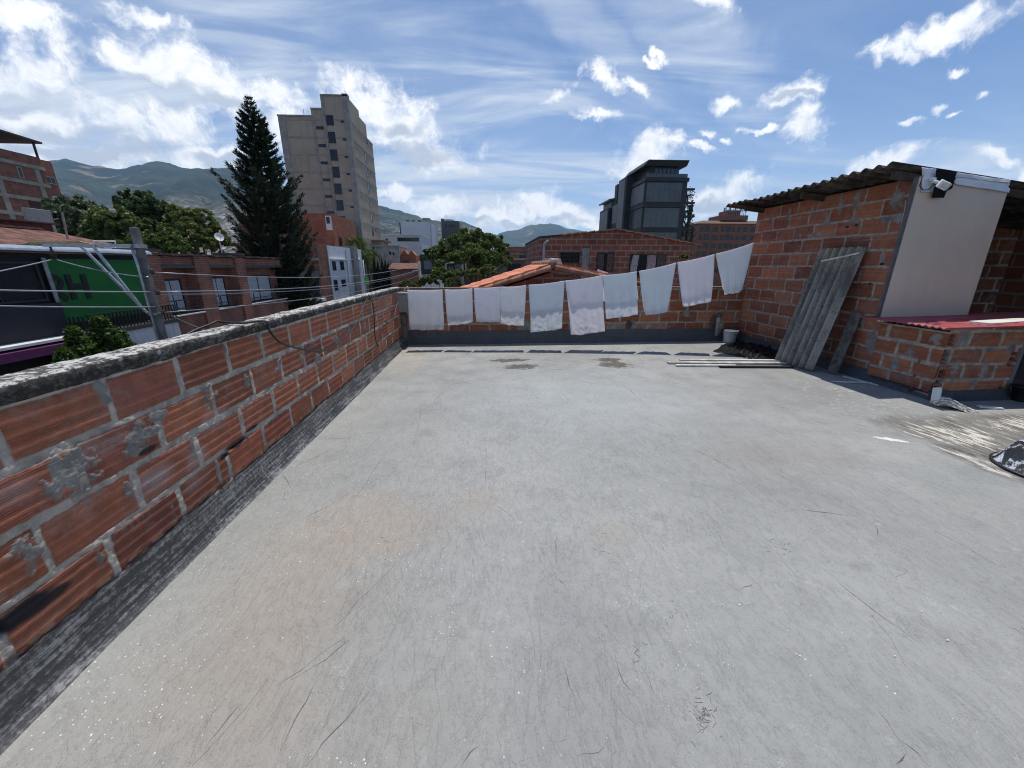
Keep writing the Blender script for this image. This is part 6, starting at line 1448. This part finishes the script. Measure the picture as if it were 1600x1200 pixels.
# ---- tall dark pine with whorled branches turned up at their tips
def norfolk(label, px, pyt, X, seed):
    topp = at(px, pyt, 0, X); base = Vector((topp.x, topp.y, GZ)); H = topp.z-GZ
    e = empty('pine_tree', tuple(base), label, 'tree'); rs = np.random.RandomState(seed)
    cl_t = MB(); cl_t.tube([base, base.lerp(topp, .5), base.lerp(topp, .93), topp], [.30, .2, .05, .012], 10)
    t2 = topp + Vector((.42, .38, -1.05)); cl_t.tube([base.lerp(topp, .62), base.lerp(topp, .75)+Vector((.33,.25,0)), t2], [.09, .06, .012], 8)
    P_, Nn, T_ = [], [], []; tips = []
    # radius of the crown against height below the top, as in the tree's outline
    hs = np.array([0, .3, .7, 1.1, 2.0, 3.2, 4.1, 4.7, 5.6, 7.0, 8.5, 10.0, 11.5, 13, 15]); rr = np.array([.10,.24,.40,.54,.76,.98,1.06,1.62,1.88,1.86,1.95,2.0,1.95,1.78,1.5])
    br_m = MB()
    def whorls(axis_top, hmax, scale, step0):
        z = .12
        while z < hmax:
            R = np.interp(z, hs, rr)*scale; nb = 6 if z < 1.0 else (8 if z < 4.2 else 9); ph = rs.uniform(0, 2*PI)
            for k in range(nb):
                an = ph+2*PI*k/nb+rs.uniform(-.15, .15); L = R*rs.uniform(.82, 1.10)
                if z > 4.3: L *= rs.choice((1.0, 1.0, .72, 1.12)) 
                o = np.array((axis_top.x, axis_top.y, axis_top.z-z)); dirv = np.array((math.cos(an), math.sin(an), 0))
                droop = .10 if z < 4.2 else .22; up = .34 if z < 4.2 else .52
                s_ = np.linspace(0, 1, 9)
                pts = o + dirv*L*s_[:, None] + np.array((0,0,1))*(L*(-droop*np.sin(PI*s_)*1.0 + up*s_**1.7))[:, None]
                br_m.tube([tuple(p) for p in pts[::2]], [.025*(.5+L*.3), .018*(.5+L*.3), .014, .01, .006], 5, cap=False)
                # foliage: the branch itself and upswept side ropes
                segs = [(pts, 1.0)]
                if L > .55:
                    for j in range(3, 9):
                        for sd in (-1, 1):
                            side = np.array((-dirv[1], dirv[0], 0))*sd; l2 = L*(.34-.022*j)*rs.uniform(.7, 1.2)
                            q = np.linspace(0, 1, 6)[:, None]; segs.append((pts[j-0 if j < 9 else 8] + (dirv*.75+side*.62)*l2*q + np.array((0,0,1))*(l2*.62*q**1.6), .8))
                for sp, w_ in segs:
                    ln = np.linalg.norm(np.diff(sp, axis=0), axis=1).sum(); nq = max(7, int(ln/.0105))
                    f = rs.uniform(.12 if w_ == 1 else 0, 1, nq)*(len(sp)-1); i0 = f.astype(int).clip(0, len(sp)-2); fr = (f-i0)[:, None]
                    c = sp[i0]*(1-fr)+sp[i0+1]*fr; tg = sp[i0+1]-sp[i0]; tg /= np.linalg.norm(tg, axis=1)[:, None]+1e-9
                    rw = (.070+.03*rs.rand(nq))*(1 if z > 2 else .62)
                    off = rs.normal(size=(nq, 3)); off -= tg*(off*tg).sum(1)[:, None]; off /= np.linalg.norm(off, axis=1)[:, None]+1e-9
                    P_.append(c+off*rw[:, None]*.5); Nn.append(off*.5+tg*1.2); T_.append(np.clip(rs.uniform(0, .6, nq)+.4*(f/(len(sp)-1))**2, 0, 1))
            z += step0*(.6 if z < 1 else (1 if z < 4.2 else 1.35))*rs.uniform(.85, 1.15)
    whorls(topp, H-5.0, 1.0, .36)
    whorls(t2, 1.7, .42, .28)
    P_ = np.concatenate(P_); Nn = np.concatenate(Nn); T_ = np.concatenate(T_)
    n_ = len(P_); t = Nn/np.linalg.norm(Nn, axis=1)[:, None]; b_ = np.cross(t, rs.normal(size=(n_, 3))); b_ /= np.linalg.norm(b_, axis=1)[:, None]
    ln = rs.uniform(.08, .15, n_)[:, None]; wd = .021
    V = np.stack([P_-b_*wd, P_+b_*wd, P_+t*ln+b_*wd*.4, P_+t*ln-b_*wd*.4], 1).reshape(-1, 3)
    np_mesh('crown', V, np.arange(n_*4).reshape(-1, 4), ML_pine, e, np.repeat(T_, 4)[:, None]*np.ones(3), smooth=False)
    cl_t.build('trunk', M_bark, e, smooth=True); br_m.build('branches', M_bark, e, smooth=True); return n_
norfolk('tall dark pine with two leaders and tiers of upswept branches, across the street', 388, 150, -13.0, 8)

# ---- thuja by the wall
def thuja(label, px, pyt, X, rpx, h, seed, n_=9000):
    p = at(px, pyt, 0, X); e = empty('conifer', (p.x, p.y, GZ), label, 'conifer', 'bushy conifers beyond the left wall'); rs = np.random.RandomState(seed)
    nc = 240; zz = rs.uniform(0, 1, nc)**1.2*h; an = rs.uniform(0, 2*PI, nc); R = rpx*np.clip(zz/h*1.6, .05, 1)**.75*rs.uniform(.75, 1.1, nc)
    cc = np.stack([p.x+R*np.cos(an), p.y+R*np.sin(an), p.z-zz], 1)
    ci = rs.randint(0, nc, n_); o = rs.normal(size=(n_, 3)); o /= np.linalg.norm(o, axis=1)[:, None]; o *= rs.uniform(.2, 1, n_)[:, None]
    P_ = cc[ci]+o*np.array((.085, .085, .11))*(.5+.5*np.clip(zz/h*2, .3, 1))[ci][:, None]
    out = np.stack([np.cos(an), np.sin(an), an*0+.9], 1)[ci]
    leaves_from('crown', P_, out, .060, rs.uniform(0, .5, nc)[ci]+rs.uniform(0, .5, n_), ML_thuja, e, rs, flat=.2, asp=.55)
    MB().tube([(p.x, p.y, GZ), (p.x, p.y, p.z-.3)], [.10, .02], 8).build('trunk', M_bark, e)
thuja('bushy bright green conifer with the tallest tip by the left wall', 155, 500, -5.6, .45, 1.9, 1, 11000)
thuja('bushy green conifer with a pointed tip, left of the tallest one by the wall', 114, 516, -5.7, .36, 1.7, 2)
thuja('low rounded bushy conifer, right of the tallest one by the left wall', 186, 519, -5.6, .34, 1.6, 3)
thuja('lowest bushy conifer clump, at the left foot of the group by the left wall', 99, 550, -5.3, .3, 1.3, 4)
# ---- slender cypresses
for i, (px, py, r_) in enumerate(((584,404,.36),(590,409,.34),(596,405,.36),(601.5,407,.34),(606,411,.32))):
    p = at(px, py, 1, 72); e = empty('cypress', (p.x, p.y, GZ), 'slender dark cypress standing in the row before the stained pale house', 'tree', 'cypress row'); rs = np.random.RandomState(40+i)
    n_ = 2600; zz = rs.uniform(0, 1, n_); an = rs.uniform(0, 2*PI, n_); R = r_*np.clip(zz*5, .08, 1)*rs.uniform(.5, 1.1, n_)
    P_ = np.stack([p.x+R*np.cos(an), p.y+R*np.sin(an), p.z-zz*8.0], 1)
    leaves_from('crown', P_, np.stack([np.cos(an)*.3, np.sin(an)*.3, an*0+1], 1), .26, rs.uniform(0, 1, n_), ML_cyp, e, rs, flat=.5)
    MB().tube([(p.x, p.y, GZ), (p.x, p.y, p.z-.5)], [.14, .02], 6).build('trunk', M_bark, e)
# ---- palm behind the white house
def palm(label, px, pyt, y, R, seed, nf=26):
    p = at(px, pyt, 1, y); e = empty('palm_tree', (p.x, p.y, GZ), label, 'palm', 'palms behind the white house'); rs = np.random.RandomState(seed); P_, N_, T_ = [], [], []
    st_ = MB()
    for k in range(nf):
        an = rs.uniform(0, 2*PI); el = rs.uniform(.05, 1.25); L = R*rs.uniform(.8, 1.15); s_ = np.linspace(0, 1, 12)
        d = np.array((math.cos(an), math.sin(an), 0)); c = np.array(p) + d*(L*np.sin(s_*1.35)*math.cos(el*.8)*.95)[:, None] + np.array((0,0,1))*(L*(math.sin(el)*s_*.9 - 1.05*s_**2.3))[:, None]
        st_.tube([tuple(q) for q in c[::3]], [.05,.04,.03,.015], 5, cap=False)
        for j in range(2, 12):
            for sd in (-1, 1):
                for q in range(4):
                    P_.append(c[j]+ (c[min(j+1,11)]-c[j])*q/4 + np.array((-d[1], d[0], -.25))*sd*.14*R*rs.uniform(.5, 1)); N_.append(np.array((-d[1], d[0], -.5))*sd+d*.5); T_.append(rs.uniform(0, 1))
    P_ = np.array(P_); N_ = np.array(N_); n_ = len(P_); t = N_/np.linalg.norm(N_, axis=1)[:, None]; b_ = np.cross(t, rs.normal(size=(n_, 3))); b_ /= np.linalg.norm(b_, axis=1)[:, None]
    V = np.stack([P_-t*.15*R-b_*.03, P_-t*.15*R+b_*.03, P_+t*.12*R+b_*.02, P_+t*.12*R-b_*.02], 1).reshape(-1, 3)
    np_mesh('fronds', V, np.arange(n_*4).reshape(-1, 4), ML_palm, e, np.repeat(np.array(T_), 4)[:, None]*np.ones(3), smooth=False)
    st_.build('stalks', M_bark, e, smooth=True); MB().tube([(p.x, p.y, GZ), tuple(p)], [.3, .22], 10).build('trunk', M_bark, e, smooth=True)
palm('bushy palm with arching fronds rising behind the white house', 551, 378, 78, 3.4, 1, 34)
palm('lower palm with drooping fronds at the right shoulder of the white house', 573, 396, 77, 3.0, 2, 28)

# ================================================================== THE AIR
hz = MB().box(-6000, 5200, -1500, 8200, GZ-1, 1300).build('haze', [], None)
m = bpy.data.materials.new('haze'); m.use_nodes = True; m.node_tree.nodes.clear(); n = N(m.node_tree)
pv_ = n.new('ShaderNodeVolumePrincipled'); pv_.inputs['Color'].default_value = (.44,.69,1,1); pv_.inputs['Density'].default_value = 6.2e-5; pv_.inputs['Anisotropy'].default_value = .0
o_ = n.new('ShaderNodeOutputMaterial'); n.l.new(pv_.outputs[0], o_.inputs['Volume']); hz.data.materials.append(m); hz['kind'] = 'stuff'
